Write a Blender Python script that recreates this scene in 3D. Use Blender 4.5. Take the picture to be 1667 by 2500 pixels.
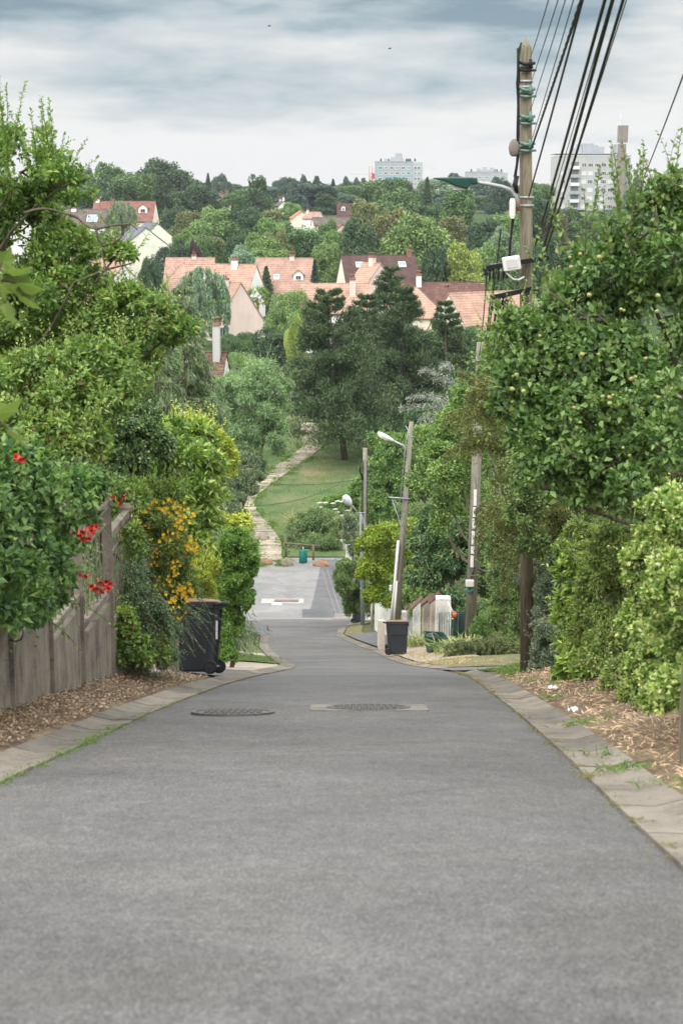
import bpy, math, random
import numpy as np
from mathutils import Vector, Matrix
random.seed(7)
for o in list(bpy.data.objects): bpy.data.objects.remove(o)
S = bpy.context.scene
COL = S.collection
# ------------------------------------------------------------------ camera
FPX = 4000.0                       # focal length in photograph pixels (photograph 1667 x 2500)
PITCH = math.atan(780/4000.0)
cam = bpy.data.cameras.new('camera'); camo = bpy.data.objects.new('camera', cam); COL.objects.link(camo)
cam.sensor_fit = 'VERTICAL'; cam.sensor_height = 36.0; cam.sensor_width = 24.0
cam.lens = 36.0*FPX/2500.0; cam.clip_start = .1; cam.clip_end = 20000
camo.location = (0,0,0); camo.rotation_euler = (math.pi/2-PITCH,0,0)
cam.dof.use_dof = True; cam.dof.focus_distance = 48.0; cam.dof.aperture_fstop = 4.5
S.camera = camo
# ------------------------------------------------------------------ world, sun, exposure
SUN_EL, SUN_AZ = math.radians(52), math.radians(-140)   # azimuth from +Y towards +X
S.view_settings.view_transform = 'Standard'; S.view_settings.look = 'None'
S.view_settings.exposure = 0.0; S.view_settings.gamma = 1.0
W = bpy.data.worlds.new('World'); S.world = W; W.use_nodes = True
def build_world():
    nt = W.node_tree; N = nt.nodes; Lk = nt.links; N.clear()
    out = N.new('ShaderNodeOutputWorld'); bg = N.new('ShaderNodeBackground'); bg.inputs[1].default_value = 1.0
    sky = N.new('ShaderNodeTexSky'); sky.sky_type = 'NISHITA'; sky.sun_disc = False
    sky.sun_elevation = SUN_EL; sky.sun_rotation = SUN_AZ
    sk = N.new('ShaderNodeVectorMath'); sk.operation = 'SCALE'; sk.inputs[3].default_value = .09
    Lk.new(sky.outputs[0], sk.inputs[0])
    tc = N.new('ShaderNodeTexCoord'); sep = N.new('ShaderNodeSeparateXYZ'); Lk.new(tc.outputs['Generated'], sep.inputs[0])
    def math_(op,a,b=None,clamp=False):
        m = N.new('ShaderNodeMath'); m.operation = op; m.use_clamp = clamp
        for i,v in enumerate((a,b)):
            if v is None: continue
            if isinstance(v,(int,float)): m.inputs[i].default_value = v
            else: Lk.new(v, m.inputs[i])
        return m.outputs[0]
    # cloud sheets: stretched along the horizon, thicker and darker higher up
    def noise(sx, sz, scale, det, seed, dist=0.0, rough=.55):
        c = N.new('ShaderNodeCombineXYZ')
        Lk.new(math_('MULTIPLY', sep.outputs[0], sx), c.inputs[0]); Lk.new(math_('MULTIPLY', sep.outputs[1], sx*.3), c.inputs[1])
        Lk.new(math_('ADD', math_('MULTIPLY', sep.outputs[2], sz), seed), c.inputs[2])
        n = N.new('ShaderNodeTexNoise'); n.inputs['Scale'].default_value = scale; n.inputs['Detail'].default_value = det
        n.inputs['Roughness'].default_value = rough; n.inputs['Distortion'].default_value = dist
        Lk.new(c.outputs[0], n.inputs[0]); return n.outputs[0]
    n1 = noise(1.0, 5.0, 6.5, 3, 5.2, .15, .4); n2 = noise(1.0, 4.2, 19.0, 7, 11.3, .25, .56)
    z = sep.outputs[2]
    base = math_('MULTIPLY', math_('SUBTRACT', z, .029), 10.0)                  # 0 near horizon .. 1 at about 8 degrees
    f = math_('ADD', base, math_('MULTIPLY', math_('SUBTRACT', n1, .5), 1.9))
    f = math_('ADD', f, math_('MULTIPLY', math_('SUBTRACT', n2, .5), .95))
    cr = N.new('ShaderNodeValToRGB'); Lk.new(f, cr.inputs[0]); e = cr.color_ramp.elements
    e[0].position = 0.02; e[0].color = (.88,.87,.855,1); e[1].position = .98; e[1].color = (.235,.335,.40,1)
    for p,c in ((.18,(.82,.825,.82,1)),(.42,(.66,.70,.715,1)),(.62,(.515,.595,.635,1)),(.80,(.35,.45,.505,1))):
        x = e.new(p); x.color = c
    # the part of the overcast above the picture: even cloud deck, brightened out of view to light the scene
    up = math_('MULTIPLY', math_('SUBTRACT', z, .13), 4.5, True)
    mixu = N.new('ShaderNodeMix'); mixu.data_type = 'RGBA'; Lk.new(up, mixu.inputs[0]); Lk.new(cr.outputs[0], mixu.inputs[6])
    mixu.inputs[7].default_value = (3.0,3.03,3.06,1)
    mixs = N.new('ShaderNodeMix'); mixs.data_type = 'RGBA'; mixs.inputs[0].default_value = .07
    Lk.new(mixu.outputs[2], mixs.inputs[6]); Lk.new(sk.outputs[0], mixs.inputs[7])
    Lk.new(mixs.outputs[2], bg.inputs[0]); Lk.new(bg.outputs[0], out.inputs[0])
build_world()
sl = bpy.data.lights.new('sun','SUN'); sl.energy = 2.0; sl.angle = math.radians(25); sl.color = (1,.95,.88)
so = bpy.data.objects.new('sun', sl); COL.objects.link(so)
sd = Vector((math.sin(SUN_AZ)*math.cos(SUN_EL), math.cos(SUN_AZ)*math.cos(SUN_EL), math.sin(SUN_EL)))
so.rotation_euler = (-sd).to_track_quat('-Z','Y').to_euler(); so.location = (0,0,60)
try:
    cy = S.cycles; cy.max_bounces = 6; cy.diffuse_bounces = 3; cy.glossy_bounces = 2; cy.transmission_bounces = 4
    cy.transparent_max_bounces = 6; cy.caustics_reflective = False; cy.caustics_refractive = False
    cy.use_denoising = True; cy.use_adaptive_sampling = True; cy.adaptive_threshold = .02; cy.sample_clamp_indirect = 6
except Exception: pass
# ------------------------------------------------------------------ pixel <-> place
CP, SP = math.cos(PITCH), math.sin(PITCH)
def ray(px,py):
    u = (px-833.5)/FPX; v = (1250-py)/FPX
    return u, CP+v*SP, -SP+v*CP
def at(px,py,Y):
    r = ray(px,py); s = Y/r[1]
    return Vector((r[0]*s, Y, r[2]*s))
def mpp(Y, py=1000):
    return Y/ray(833,py)[1]/FPX
def interp(tab, x):
    return float(np.interp(x, [t[0] for t in tab], [t[1] for t in tab]))
PROF = [(-14,2.37),(-4,-.124),(0,-1.12),(4,-2.116),(8,-3.11),(12,-4.11),(15.1,-4.88),(19,-5.85),(22,-6.66),(25,-7.50),(28,-8.35),(32,-9.49),
 (36,-10.62),(40,-11.74),(45,-13.07),(50,-14.37),(58,-16.4),(66,-18.35),(75,-20.45),(80,-21.5),(84,-22.35),(87,-22.88),(90,-23.15),(95,-23.32),
 (103,-23.4),(110,-23.4),(118,-23.2),(126,-22.85),(135,-22.1),(145,-21.7),(155,-21.45),(170,-21.5),(250,-21.5),(300,-20),(350,-16.5),(450,-10),
 (600,-5),(900,-2),(1500,0),(4000,4)]
def gz(Y):
    # smoothed profile
    return sum(interp(PROF, Y+d)*w for d,w in ((-1.2,.25),(0,.5),(1.2,.25)))
EL = [(-14,-2.7),(0,-2.25),(9,-1.97),(15,-1.75),(18.6,-1.49),(22,-1.32),(28,-1.1),(34,-1.0),(38,-1.1),(45,-1.65),(58,-2.65),(74,-3.4),(82,-3.8),(86,-6.8),(104,-6.6)]
ER = [(-14,1.05),(0,1.2),(7.6,1.39),(10.4,1.51),(15,1.64),(18,1.68),(23,1.84),(27,1.93),(32,1.9),(42,1.5),(55,1.05),(64,.35),(72,-.3),(79,-.12),(84,.6),(87,1.6),(104,1.5)]
def eL(Y): return (interp(EL,Y-.7)+interp(EL,Y)+interp(EL,Y+.7))/3
def eR(Y): return (interp(ER,Y-.7)+interp(ER,Y)+interp(ER,Y+.7))/3
BANK = [(0,0),(.36,.025),(.42,.05),(.7,.10),(1.1,.22),(1.8,.32),(3,.42),(6,.55),(12,.7),(40,.5),(100,0)]
BFL = [(0,1),(20.5,1),(22.5,.25),(33,.12),(40,.5),(80,.6),(86,.3),(103,.3),(125,0)]
BFR = [(0,.55),(18,.6),(25,.7),(27.5,.15),(33,.15),(37,.5),(44,.75),(60,.8),(82,.5),(103,.5),(125,0)]
def hz(x,Y):
    g = gz(Y); l, r = (eL(Y), eR(Y)) if Y < 104 else (-5.,3.)
    if x < l: return g + interp(BANK, l-x)*interp(BFL,Y)
    if x > r: return g + interp(BANK, x-r)*interp(BFR,Y)
    return g
def ground(px,py,dz=0.0,y0=3.0,y1=420.0):
    r = ray(px,py); Y = y0
    while Y < y1:
        p = Vector((r[0]/r[1]*Y, Y, r[2]/r[1]*Y))
        if p.z <= hz(p.x,Y)+dz: break
        Y *= 1.004
    return Vector((p.x, Y, hz(p.x,Y)+dz))
# ------------------------------------------------------------------ object helpers
def tag(o, label=None, cat=None, group=None, kind=None):
    if label: o['label'] = label
    if cat: o['category'] = cat
    if group: o['group'] = group
    if kind: o['kind'] = kind
    return o
def thing(name, label, cat, loc=(0,0,0), rz=0, group=None):
    o = bpy.data.objects.new(name, None); COL.objects.link(o); o.empty_display_size = .2
    o.location = loc; o.rotation_euler = (0,0,rz)
    return tag(o, label, cat, group)
def mesh_np(name, V, F4, smooth=False, mat=None, tint=None):
    me = bpy.data.meshes.new(name); V = np.asarray(V,np.float32); F4 = np.asarray(F4,np.int32); k = F4.shape[1]
    me.vertices.add(len(V)); me.vertices.foreach_set('co', V.ravel())
    me.loops.add(F4.size); me.loops.foreach_set('vertex_index', F4.ravel())
    me.polygons.add(len(F4)); me.polygons.foreach_set('loop_start', np.arange(0,F4.size,k,dtype=np.int32))
    if smooth: me.polygons.foreach_set('use_smooth', np.ones(len(F4),bool))
    if tint is not None:
        a = me.attributes.new('tint','FLOAT','FACE'); a.data.foreach_set('value', np.asarray(tint,np.float32))
    me.update(calc_edges=True)
    if mat: me.materials.append(mat)
    return me
def link(name, me, parent=None, loc=None):
    o = bpy.data.objects.new(name, me); COL.objects.link(o)
    if parent is not None: o.parent = parent
    if loc is not None: o.location = loc
    return o
def copy_tree(o, parent=None):
    c = o.copy(); COL.objects.link(c)
    if parent is not None: c.parent = parent
    for ch in list(o.children): copy_tree(ch, c)
    return c
class MB:
    """collects boxes, tubes, lofts into ONE mesh"""
    def __init__(s): s.v=[]; s.f=[]; s.sm=[]
    def add(s, vs, fs, sm=False):
        b=len(s.v); s.v += [tuple(v) for v in vs]; s.f += [tuple(i+b for i in f) for f in fs]; s.sm += [sm]*len(fs); return s
    def box(s, c, d, rz=0, M=None, taper=1.0, bev=0.0):
        x,y,z = d[0]/2,d[1]/2,d[2]/2
        if bev:
            return s.loft([[(p[0],p[1],zz) for p in rrect(x*2*k-2*i*1,y*2*k-2*i,bev,3)] for zz,i,k in
                ((-z,bev*.6,1),(-z+bev*.6,0,1),(z-bev*.6,0,taper),(z,bev*.6,taper))], M=Matrix.Translation(c)@Matrix.Rotation(rz,4,'Z')@(M or Matrix()), sm=False)
        vs=[Vector((sx*x*(taper if sz>0 else 1),sy*y*(taper if sz>0 else 1),sz*z)) for sz in(-1,1) for sx,sy in((-1,-1),(1,-1),(1,1),(-1,1))]
        T = Matrix.Translation(c)@Matrix.Rotation(rz,4,'Z')@(M or Matrix())
        return s.add([T@v for v in vs],[(3,2,1,0),(4,5,6,7),(0,1,5,4),(1,2,6,5),(2,3,7,6),(3,0,4,7)])
    def loft(s, secs, M=None, cap=True, sm=True):
        n=len(secs[0]); vs=[Vector(p) for q in secs for p in q]
        if M is not None: vs=[M@v for v in vs]
        fs=[(i*n+j,i*n+(j+1)%n,(i+1)*n+(j+1)%n,(i+1)*n+j) for i in range(len(secs)-1) for j in range(n)]
        b=len(s.v); s.add(vs,fs,sm)
        if cap:
            s.f += [tuple(b+j for j in range(n))[::-1], tuple(b+(len(secs)-1)*n+j for j in range(n))]; s.sm += [False,False]
        return s
    def tube(s, pts, r, n=8, cap=True, sm=True):
        pts=[Vector(p) for p in pts]; rs = r if isinstance(r,(list,tuple)) else [r]*len(pts)
        secs=[]; prev=None
        for i,p in enumerate(pts):
            d=(pts[min(i+1,len(pts)-1)]-pts[max(i-1,0)]); d = d.normalized() if d.length>1e-9 else Vector((0,0,1))
            if prev is None:
                a = d.orthogonal().normalized()
            else:
                a = prev-d*prev.dot(d); a = a.normalized() if a.length>1e-6 else d.orthogonal().normalized()
            prev=a; b=d.cross(a)
            secs.append([p+(a*math.cos(t)+b*math.sin(t))*rs[i] for t in [2*math.pi*k/n for k in range(n)]])
        return s.loft(secs,cap=cap,sm=sm)
    def cyl(s, p0, p1, r0, r1=None, n=12, sm=True): return s.tube([p0,p1],[r0,r0 if r1 is None else r1],n,True,sm)
    def poly(s, pts, th=None):
        n=len(pts); 
        if th is None: return s.add(pts,[tuple(range(n))])
        up=Vector(th); pts=[Vector(p) for p in pts]; lo=[p-up for p in pts]
        return s.add(pts+lo,[tuple(range(n)),tuple(range(n,2*n))[::-1]]+[(i+n,(i+1)%n+n,(i+1)%n,i) for i in range(n)])
    def build(s, name, mat=None, parent=None, loc=None):
        me=bpy.data.meshes.new(name); me.from_pydata(s.v,[],s.f)
        me.polygons.foreach_set('use_smooth', s.sm); me.update()
        if mat: me.materials.append(mat)
        return link(name, me, parent, loc)
def rrect(w,d,r,n=3):
    w,d=w/2,d/2; r=min(r,w*.98,d*.98); out=[]
    for cx,cy,a0 in ((w-r,d-r,0),(-(w-r),d-r,90),(-(w-r),-(d-r),180),(w-r,-(d-r),270)):
        for k in range(n+1):
            a=math.radians(a0+90*k/n); out.append((cx+r*math.cos(a),cy+r*math.sin(a)))
    return out
# ------------------------------------------------------------------ materials
class NT:
    def __init__(s, name):
        s.m=bpy.data.materials.new(name); s.m.use_nodes=True; s.t=s.m.node_tree; s.N=s.t.nodes; s.b=s.N['Principled BSDF']; s.out=s.N['Material Output']
        s.tc=s.N.new('ShaderNodeTexCoord')
    def l(s,a,b): s.t.links.new(a,b)
    def noise(s,scale,det=4,rough=.55,vec=None,dist=0,obj=True,sc=None):
        n=s.N.new('ShaderNodeTexNoise'); n.inputs['Scale'].default_value=scale; n.inputs['Detail'].default_value=det; n.inputs['Roughness'].default_value=rough; n.inputs['Distortion'].default_value=dist
        v = vec or s.tc.outputs['Object']
        if sc:
            mp=s.N.new('ShaderNodeMapping'); mp.inputs['Scale'].default_value=sc; s.l(v,mp.inputs[0]); v=mp.outputs[0]
        s.l(v,n.inputs[0]); return n.outputs[0]
    def voro(s,scale,feat='F1',out=0,sc=None):
        n=s.N.new('ShaderNodeTexVoronoi'); n.feature=feat; n.inputs['Scale'].default_value=scale; v=s.tc.outputs['Object']
        if sc:
            mp=s.N.new('ShaderNodeMapping'); mp.inputs['Scale'].default_value=sc; s.l(v,mp.inputs[0]); v=mp.outputs[0]
        s.l(v,n.inputs[0]); return n.outputs[out]
    def ramp(s,f,stops,interp='LINEAR'):
        r=s.N.new('ShaderNodeValToRGB'); r.color_ramp.interpolation=interp; e=r.color_ramp.elements
        e[0].position,e[0].color=stops[0][0],(*stops[0][1],1); e[1].position,e[1].color=stops[-1][0],(*stops[-1][1],1)
        for p,c in stops[1:-1]:
            x=e.new(p); x.color=(*c,1)
        s.l(f,r.inputs[0]); return r.outputs[0]
    def mix(s,f,a,b,mode='MIX'):
        m=s.N.new('ShaderNodeMix'); m.data_type='RGBA'; m.blend_type=mode
        for i,v in ((0,f),(6,a),(7,b)):
            if isinstance(v,(int,float)): m.inputs[i].default_value=v
            elif isinstance(v,tuple): m.inputs[i].default_value=(*v,1)
            else: s.l(v,m.inputs[i])
        return m.outputs[2]
    def math(s,op,a,b=0.0,clamp=False):
        m=s.N.new('ShaderNodeMath'); m.operation=op; m.use_clamp=clamp
        for i,v in ((0,a),(1,b)):
            if isinstance(v,(int,float)): m.inputs[i].default_value=v
            else: s.l(v,m.inputs[i])
        return m.outputs[0]
    def xyz(s,k,which='Object'):
        q=s.N.new('ShaderNodeSeparateXYZ'); s.l(s.tc.outputs[which],q.inputs[0]); return q.outputs[k]
    def bump(s,h,st=.3,d=.02):
        b=s.N.new('ShaderNodeBump'); b.inputs['Strength'].default_value=st; b.inputs['Distance'].default_value=d
        s.l(h,b.inputs['Height']); s.l(b.outputs[0],s.b.inputs['Normal'])
    def col(s,c,rough=.8,spec=.3):
        if isinstance(c,tuple): s.b.inputs['Base Color'].default_value=(*c,1)
        else: s.l(c,s.b.inputs['Base Color'])
        s.b.inputs['Roughness'].default_value=rough; s.b.inputs['Specular IOR Level'].default_value=spec; return s.m
MATS={}
def plain(name, c, rough=.7, spec=.3, var=.25, scale=6.0, metal=0, bump=0):
    """a paint/plastic/metal with slight wear"""
    if name in MATS: return MATS[name]
    t=NT(name); n=t.noise(scale,5,.6); n2=t.noise(scale*7,3)
    f=t.math('ADD',t.math('MULTIPLY',n,.7),t.math('MULTIPLY',n2,.3))
    d=tuple(x*(1-var) for x in c); b=tuple(min(1,x*(1+var*.5)) for x in c)
    t.col(t.ramp(f,[(.3,d),(.5,c),(.72,b)]),rough,spec); t.b.inputs['Metallic'].default_value=metal
    if bump: t.bump(n2,bump,.01)
    MATS[name]=t.m; return t.m
LEAF_K=1.95
def leafmat(name, dark, mid, light, accent=None, trans=.34, rough=.45, objcol=False):
    if not objcol: dark,mid,light=[tuple(min(.8,v*LEAF_K*w) for v,w in zip(q,(1.08,1.0,.92))) for q in (dark,mid,light)]
    t=NT(name); at_=t.N.new('ShaderNodeAttribute'); at_.attribute_name='tint'
    st=[(0,dark),(.45,mid),(.86,light)]
    if accent: st += [(.93,light),(.965,accent),(1,accent)]
    else: st += [(1,light)]
    c=t.ramp(at_.outputs['Fac'],st)
    if objcol:
        oi=t.N.new('ShaderNodeObjectInfo'); c=t.mix(1.0,c,oi.outputs['Color'],'MULTIPLY')
    t.col(c,rough,.35)
    tr=t.N.new('ShaderNodeBsdfTranslucent'); t.l(t.mix(1.0,c,(1.15,1.25,.6),'MULTIPLY'),tr.inputs[0])
    ms=t.N.new('ShaderNodeMixShader'); ms.inputs[0].default_value=trans
    t.l(t.b.outputs[0],ms.inputs[1]); t.l(tr.outputs[0],ms.inputs[2]); t.l(ms.outputs[0],t.out.inputs[0])
    return t.m
def asphalt(name, lo, hi, warm=(1,1,1)):
    t=NT(name)
    fine=t.noise(190,2,.8,sc=(1,.42,1)); fine2=t.noise(98,2,.85,sc=(1,.42,1)); mid=t.noise(24,2,.7,sc=(1,.5,1)); med=t.noise(5,3,.6); big=t.noise(.5,4,.6,dist=.4)
    def k(n,w): return t.math('MULTIPLY',t.math('SUBTRACT',n,.5),w)
    f=t.math('ADD',.5,k(fine2,1.3))
    for n,w in ((fine,1.2),(mid,.35),(med,.25),(big,.55)): f=t.math('ADD',f,k(n,w))
    c=t.ramp(f,[(.12,tuple(x*.35 for x in lo)),(.38,lo),(.62,hi),(.88,tuple(x*1.9 for x in hi)),(1,tuple(x*2.6 for x in hi))])
    # warm worn patches and dark tyre-polished / patched bands
    c=t.mix(t.math('MULTIPLY',t.ramp(t.noise(.9,3,.5),[(.5,(0,0,0)),(.7,(1,1,1))]),.35),c,t.mix(1.0,c,(1.12,1.02,.88),'MULTIPLY'))
    c=t.mix(t.ramp(t.noise(.45,4,.62,sc=(.6,1.1,1)),[(.50,(0,0,0)),(.64,(.5,.5,.5))]),c,t.mix(1.0,c,(.72,.73,.75),'MULTIPLY'))
    crack=t.ramp(t.voro(.55,'DISTANCE_TO_EDGE',0,sc=(.35,1.9,1)),[(0,(1,1,1)),(.006,(0,0,0))])
    c=t.mix(t.math('MULTIPLY',crack,t.ramp(t.noise(.7,2),[(.52,(0,0,0)),(.62,(.7,.7,.7))])),c,(.03,.03,.03))
    t.col(c,.72,.35); t.bump(t.math('ADD',fine,fine2),.7,.012); return t.m
# ================================================================== SETTING
def ground_mat():
    t=NT('ground_soil'); n=t.noise(1.3,6,.65); f=t.noise(22,4,.7)
    g=t.ramp(t.math('ADD',t.math('MULTIPLY',n,.6),t.math('MULTIPLY',f,.4)),[(.35,(.05,.065,.025)),(.5,(.085,.10,.04)),(.65,(.15,.13,.07))])
    soil=t.ramp(t.math('ADD',t.math('MULTIPLY',n,.45),t.math('MULTIPLY',f,.55)),[(.36,(.07,.05,.035)),(.5,(.17,.125,.085)),(.64,(.31,.24,.165))])
    far=t.ramp(t.xyz(1),[(0,(0,0,0)),(1,(1,1,1))]); y=t.math('MULTIPLY',t.math('SUBTRACT',t.xyz(1),34),.12,True)
    wood_=t.ramp(n,[(.4,(.03,.055,.02)),(.6,(.06,.09,.03))]); y2=t.math('MULTIPLY',t.math('SUBTRACT',t.xyz(1),180),.02,True)
    t.col(t.mix(y2,t.mix(y,soil,g),wood_),.95,.1); t.bump(f,.8,.05); return t.m
def lawn_mat():
    t=NT('lawn_grass'); n=t.noise(.22,5,.6,sc=(1,.6,1)); f=t.noise(9,5,.75); s=t.noise(.5,4,.6,sc=(.4,1.6,1))
    k=t.math('ADD',t.math('MULTIPLY',n,.55),t.math('ADD',t.math('MULTIPLY',f,.22),t.math('MULTIPLY',s,.25)))
    t.col(t.ramp(k,[(.38,(.055,.095,.035)),(.48,(.088,.13,.05)),(.56,(.135,.155,.07)),(.66,(.235,.20,.115))]),.95,.1); t.bump(f,.8,.08); return t.m
def concrete(name,c,scale=5.,spots=True,streak=.25):
    if name in MATS: return MATS[name]
    t=NT(name); n=t.noise(scale*.4,5,.65); f=t.noise(scale*9,4,.7); st=t.noise(scale*(1.6 if streak>.3 else .7),5,.65,sc=(1,1,.10 if streak>.3 else .25))
    k=t.math('ADD',t.math('MULTIPLY',n,.5),t.math('ADD',t.math('MULTIPLY',f,.3),t.math('MULTIPLY',st,streak)))
    if streak>.3: k=t.math('ADD',k,-.14)
    d=tuple(x*.45 for x in c); b=tuple(min(1,x*1.35) for x in c)
    cc=t.ramp(k,[(.38,d),(.52,c),(.68,b)])
    if spots: cc=t.mix(t.math('MULTIPLY',t.ramp(t.noise(scale*3,4,.7),[(.58,(0,0,0)),(.66,(1,1,1))]),.5),cc,tuple(x*.35 for x in c))
    g=t.N.new('ShaderNodeNewGeometry'); cc=t.mix(1.0,cc,t.ramp(g.outputs['Random Per Island'],[(0,(.74,.74,.73)),(1,(1.14,1.12,1.08))]),'MULTIPLY')
    t.col(cc,.9,.2); t.bump(f,.4,.01); MATS[name]=t.m; return t.m
M_ASPH=asphalt('road_asphalt',(.074,.071,.0685),(.128,.124,.119)); M_ASPH2=asphalt('new_asphalt',(.075,.076,.08),(.125,.125,.127))
M_KERB=concrete('kerb_concrete',(.185,.165,.138)); M_CONC=concrete('fence_concrete',(.205,.18,.148),6.,True,.5); M_SLAB=concrete('path_slabs',(.31,.27,.215),2.)
M_GRAV=concrete('pale_gravel',(.34,.29,.235),8.)
def sheet(name, rows, mat, kind='structure', smooth=True):
    """rows: list of equal-length point lists"""
    n=len(rows[0]); V=[p for r in rows for p in r]; F=[(i*n+j,i*n+j+1,(i+1)*n+j+1,(i+1)*n+j) for i in range(len(rows)-1) for j in range(n-1)]
    o=link(name, mesh_np(name,V,F,smooth,mat)); o['kind']=kind; return o
def frange(a,b,d):
    n=max(1,round((b-a)/d)); return [a+(b-a)*i/n for i in range(n+1)]
def build_ground():
    offs=[0,.2,.36,.42,.7,1.1,1.8,3,6,12,40,100,300,900]
    Ys=frange(-14,112,1)+frange(116,180,4)+[190,205,225,250,275,300,325,350,400,450,520,600,750,900,1200,1500,2200,4000]
    rows=[]
    for Y in Ys:
        l,r=(eL(Y),eR(Y)) if Y<104 else (-5.,3.); sc=1 if Y<600 else Y/600
        xs=[l-o*sc for o in offs[::-1]]+[l+(r-l)*k/4 for k in (1,2,3)]+[r+o*sc for o in offs]
        row=[]
        for x in xs:
            z=hz(x,Y)-(.035 if l-.05<=x<=r+.05 else 0.012)
            if abs(x)>8 and (Y<100 or abs(x)>24): z+= .12*math.sin(x*.9+Y*.3)*math.sin(Y*.7)
            row.append((x,Y,z))
        rows.append(row)
    sheet('ground',rows,ground_mat())
build_ground()
def road_row(Y,n=10):
    l,r=eL(Y),eR(Y); g=gz(Y)
    return [(l+(r-l)*k/n,Y,g+.015*(1-(2*k/n-1)**2)) for k in range(n+1)]
sheet('road',[road_row(Y) for Y in frange(-13,86,.5)],M_ASPH)
sheet('parking_area',[[(x,Y,gz(Y)+.012) for x in np.linspace(-7.2,1.75,12)] for Y in frange(85.4,104.4,.5)],asphalt('parking_asphalt',(.155,.152,.148),(.235,.23,.223)))
# newer dark strip on the right of the parking area
sheet('asphalt_strip',[[(x+(Y-104)*.035,Y,gz(Y)+.02) for x in np.linspace(-1.25,1.7,6)] for Y in frange(88.5,103.6,.5)],M_ASPH2)
# ---- gutter slabs
def gutter(name, edge, sgn, Y0, Y1, w=.36, L=.95, drop=0.0):
    m=MB(); Y=Y0
    while Y<Y1-.2:
        a,b=Y+.012,min(Y+L,Y1)-.012; j=random.uniform(-.004,.004); q=[]
        for yy in (a,b):
            e=edge(yy); q.append([(e+sgn*0.004,yy,gz(yy)+.018+j),(e+sgn*w*.55,yy,gz(yy)+.012+j),(e+sgn*w,yy,gz(yy)+.052+j)])
        P=[Vector(p) for p in q[0]+q[1]]; lo=[p-Vector((0,0,.2)) for p in P]
        fs=[(0,1,4,3),(1,2,5,4),(6,9,10,7),(7,10,11,8),(0,6,7,1),(1,7,8,2),(3,4,10,9),(4,5,11,10),(0,3,9,6),(2,8,11,5)]
        m.add(P+lo,fs); Y+=L
    o=m.build(name,M_KERB); o['kind']='structure'; return o
gutter('kerb',eL,-1,-12,76); gutter('kerb',eR,1,-12,27.2); gutter('kerb',eR,1,32.4,83)
# ---- driveways and verges, laid a little above the ground
def patch(name, Y0,Y1, xa, xb, mat, up=.03, nx=10, kind='structure'):
    return sheet(name,[[(x,Y,hz(x,Y)+up) for x in np.linspace(xa(Y),xb(Y),nx)] for Y in frange(Y0,Y1,.5)],mat,kind)
patch('driveway',21.8,27.0,lambda Y:-7.,lambda Y:eL(Y)-.40,M_ASPH)
patch('gravel_drive',27.2,37,lambda Y:-8.,lambda Y:eL(Y)-.40,M_GRAV)
patch('grass_verge',38.5,47,lambda Y:-7.,lambda Y:eL(Y)-.42,lawn_mat())
patch('footpath',47.2,50,lambda Y:-7.,lambda Y:eL(Y)-.42,M_GRAV)
patch('grass_verge',50.2,70,lambda Y:-9.,lambda Y:eL(Y)-.42,MATS.setdefault('lawn',lawn_mat()))
patch('side_street',71,84,lambda Y:-16.,lambda Y:eL(Y)-.05,M_ASPH2,.02)
patch('driveway',27.6,32,lambda Y:eR(Y)+.02,lambda Y:9.,M_ASPH2)
patch('footpath',40,53,lambda Y:eR(Y)+.42,lambda Y:eR(Y)+1.9,M_GRAV)
patch('driveway',56.5,70,lambda Y:eR(Y)+.42,lambda Y:eR(Y)+2.3+ (70-Y)*.02,M_ASPH2,.05)
def drymat():
    t=NT('dry_grass'); n=t.noise(3,5,.65); f=t.noise(40,3,.7)
    t.col(t.ramp(t.math('ADD',t.math('MULTIPLY',n,.6),t.math('MULTIPLY',f,.4)),[(.35,(.08,.105,.04)),(.5,(.165,.155,.08)),(.65,(.26,.215,.13))]),.95,.1); t.bump(f,.8,.03); return t.m
M_DRY=drymat()
patch('grass_verge',33,40,lambda Y:eR(Y)+.42,lambda Y:eR(Y)+3,M_DRY)
patch('grass_verge',70,83,lambda Y:eR(Y)+.42,lambda Y:eR(Y)+1.2,M_DRY)
patch('lawn',104.6,166,lambda Y:-16.,lambda Y:14.,MATS['lawn'],.03,24)
# ---- the slab path up through the lawn
PL=[(1372,637,690),(1350,634,688),(1322,630,684),(1288,612,658),(1255,592,627),(1226,588,620),(1207,600,636),(1178,622,671),(1150,665,711),(1121,705,754),(1092,738,787),(1063,739,783),(1035,722,769)]
def build_path():
    m=MB(); rows=[]
    for y,a,b in PL:
        A=ground(a,y,0,60); B=ground(b,y,0,60); rows.append((A,B))
    fine=[]
    for i in range(len(rows)-1):
        n=max(2,int((rows[i+1][0].y-rows[i][0].y)/.55))
        for k in range(n):
            u=k/n; fine.append((rows[i][0].lerp(rows[i+1][0],u),rows[i][1].lerp(rows[i+1][1],u)))
    fine.append(rows[-1]); rr=random.Random(3); 
    i=0
    while i<len(fine)-1:
        st=1+ (rr.random()<.4); j=min(i+st,len(fine)-1); (a,b),(c,d)=fine[i],fine[j]
        up=Vector((0,0,.07+rr.uniform(0,.05))); g=.05
        e=Vector((rr.uniform(-.12,.12),0,0)); 
        m.poly([a.lerp(c,g)+up+e,b.lerp(d,g)+up+e*.4,d.lerp(b,.02)+up+e*.4,c.lerp(a,.02)+up+e],(0,0,.2)); i=j
    o=m.build('path',M_SLAB); o['kind']='structure'
build_path()
patch('gravel_drive',166,185,lambda Y:-30.,lambda Y:6.,asphalt('far_road_asphalt',(.12,.125,.13),(.17,.17,.18)),.05)
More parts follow.
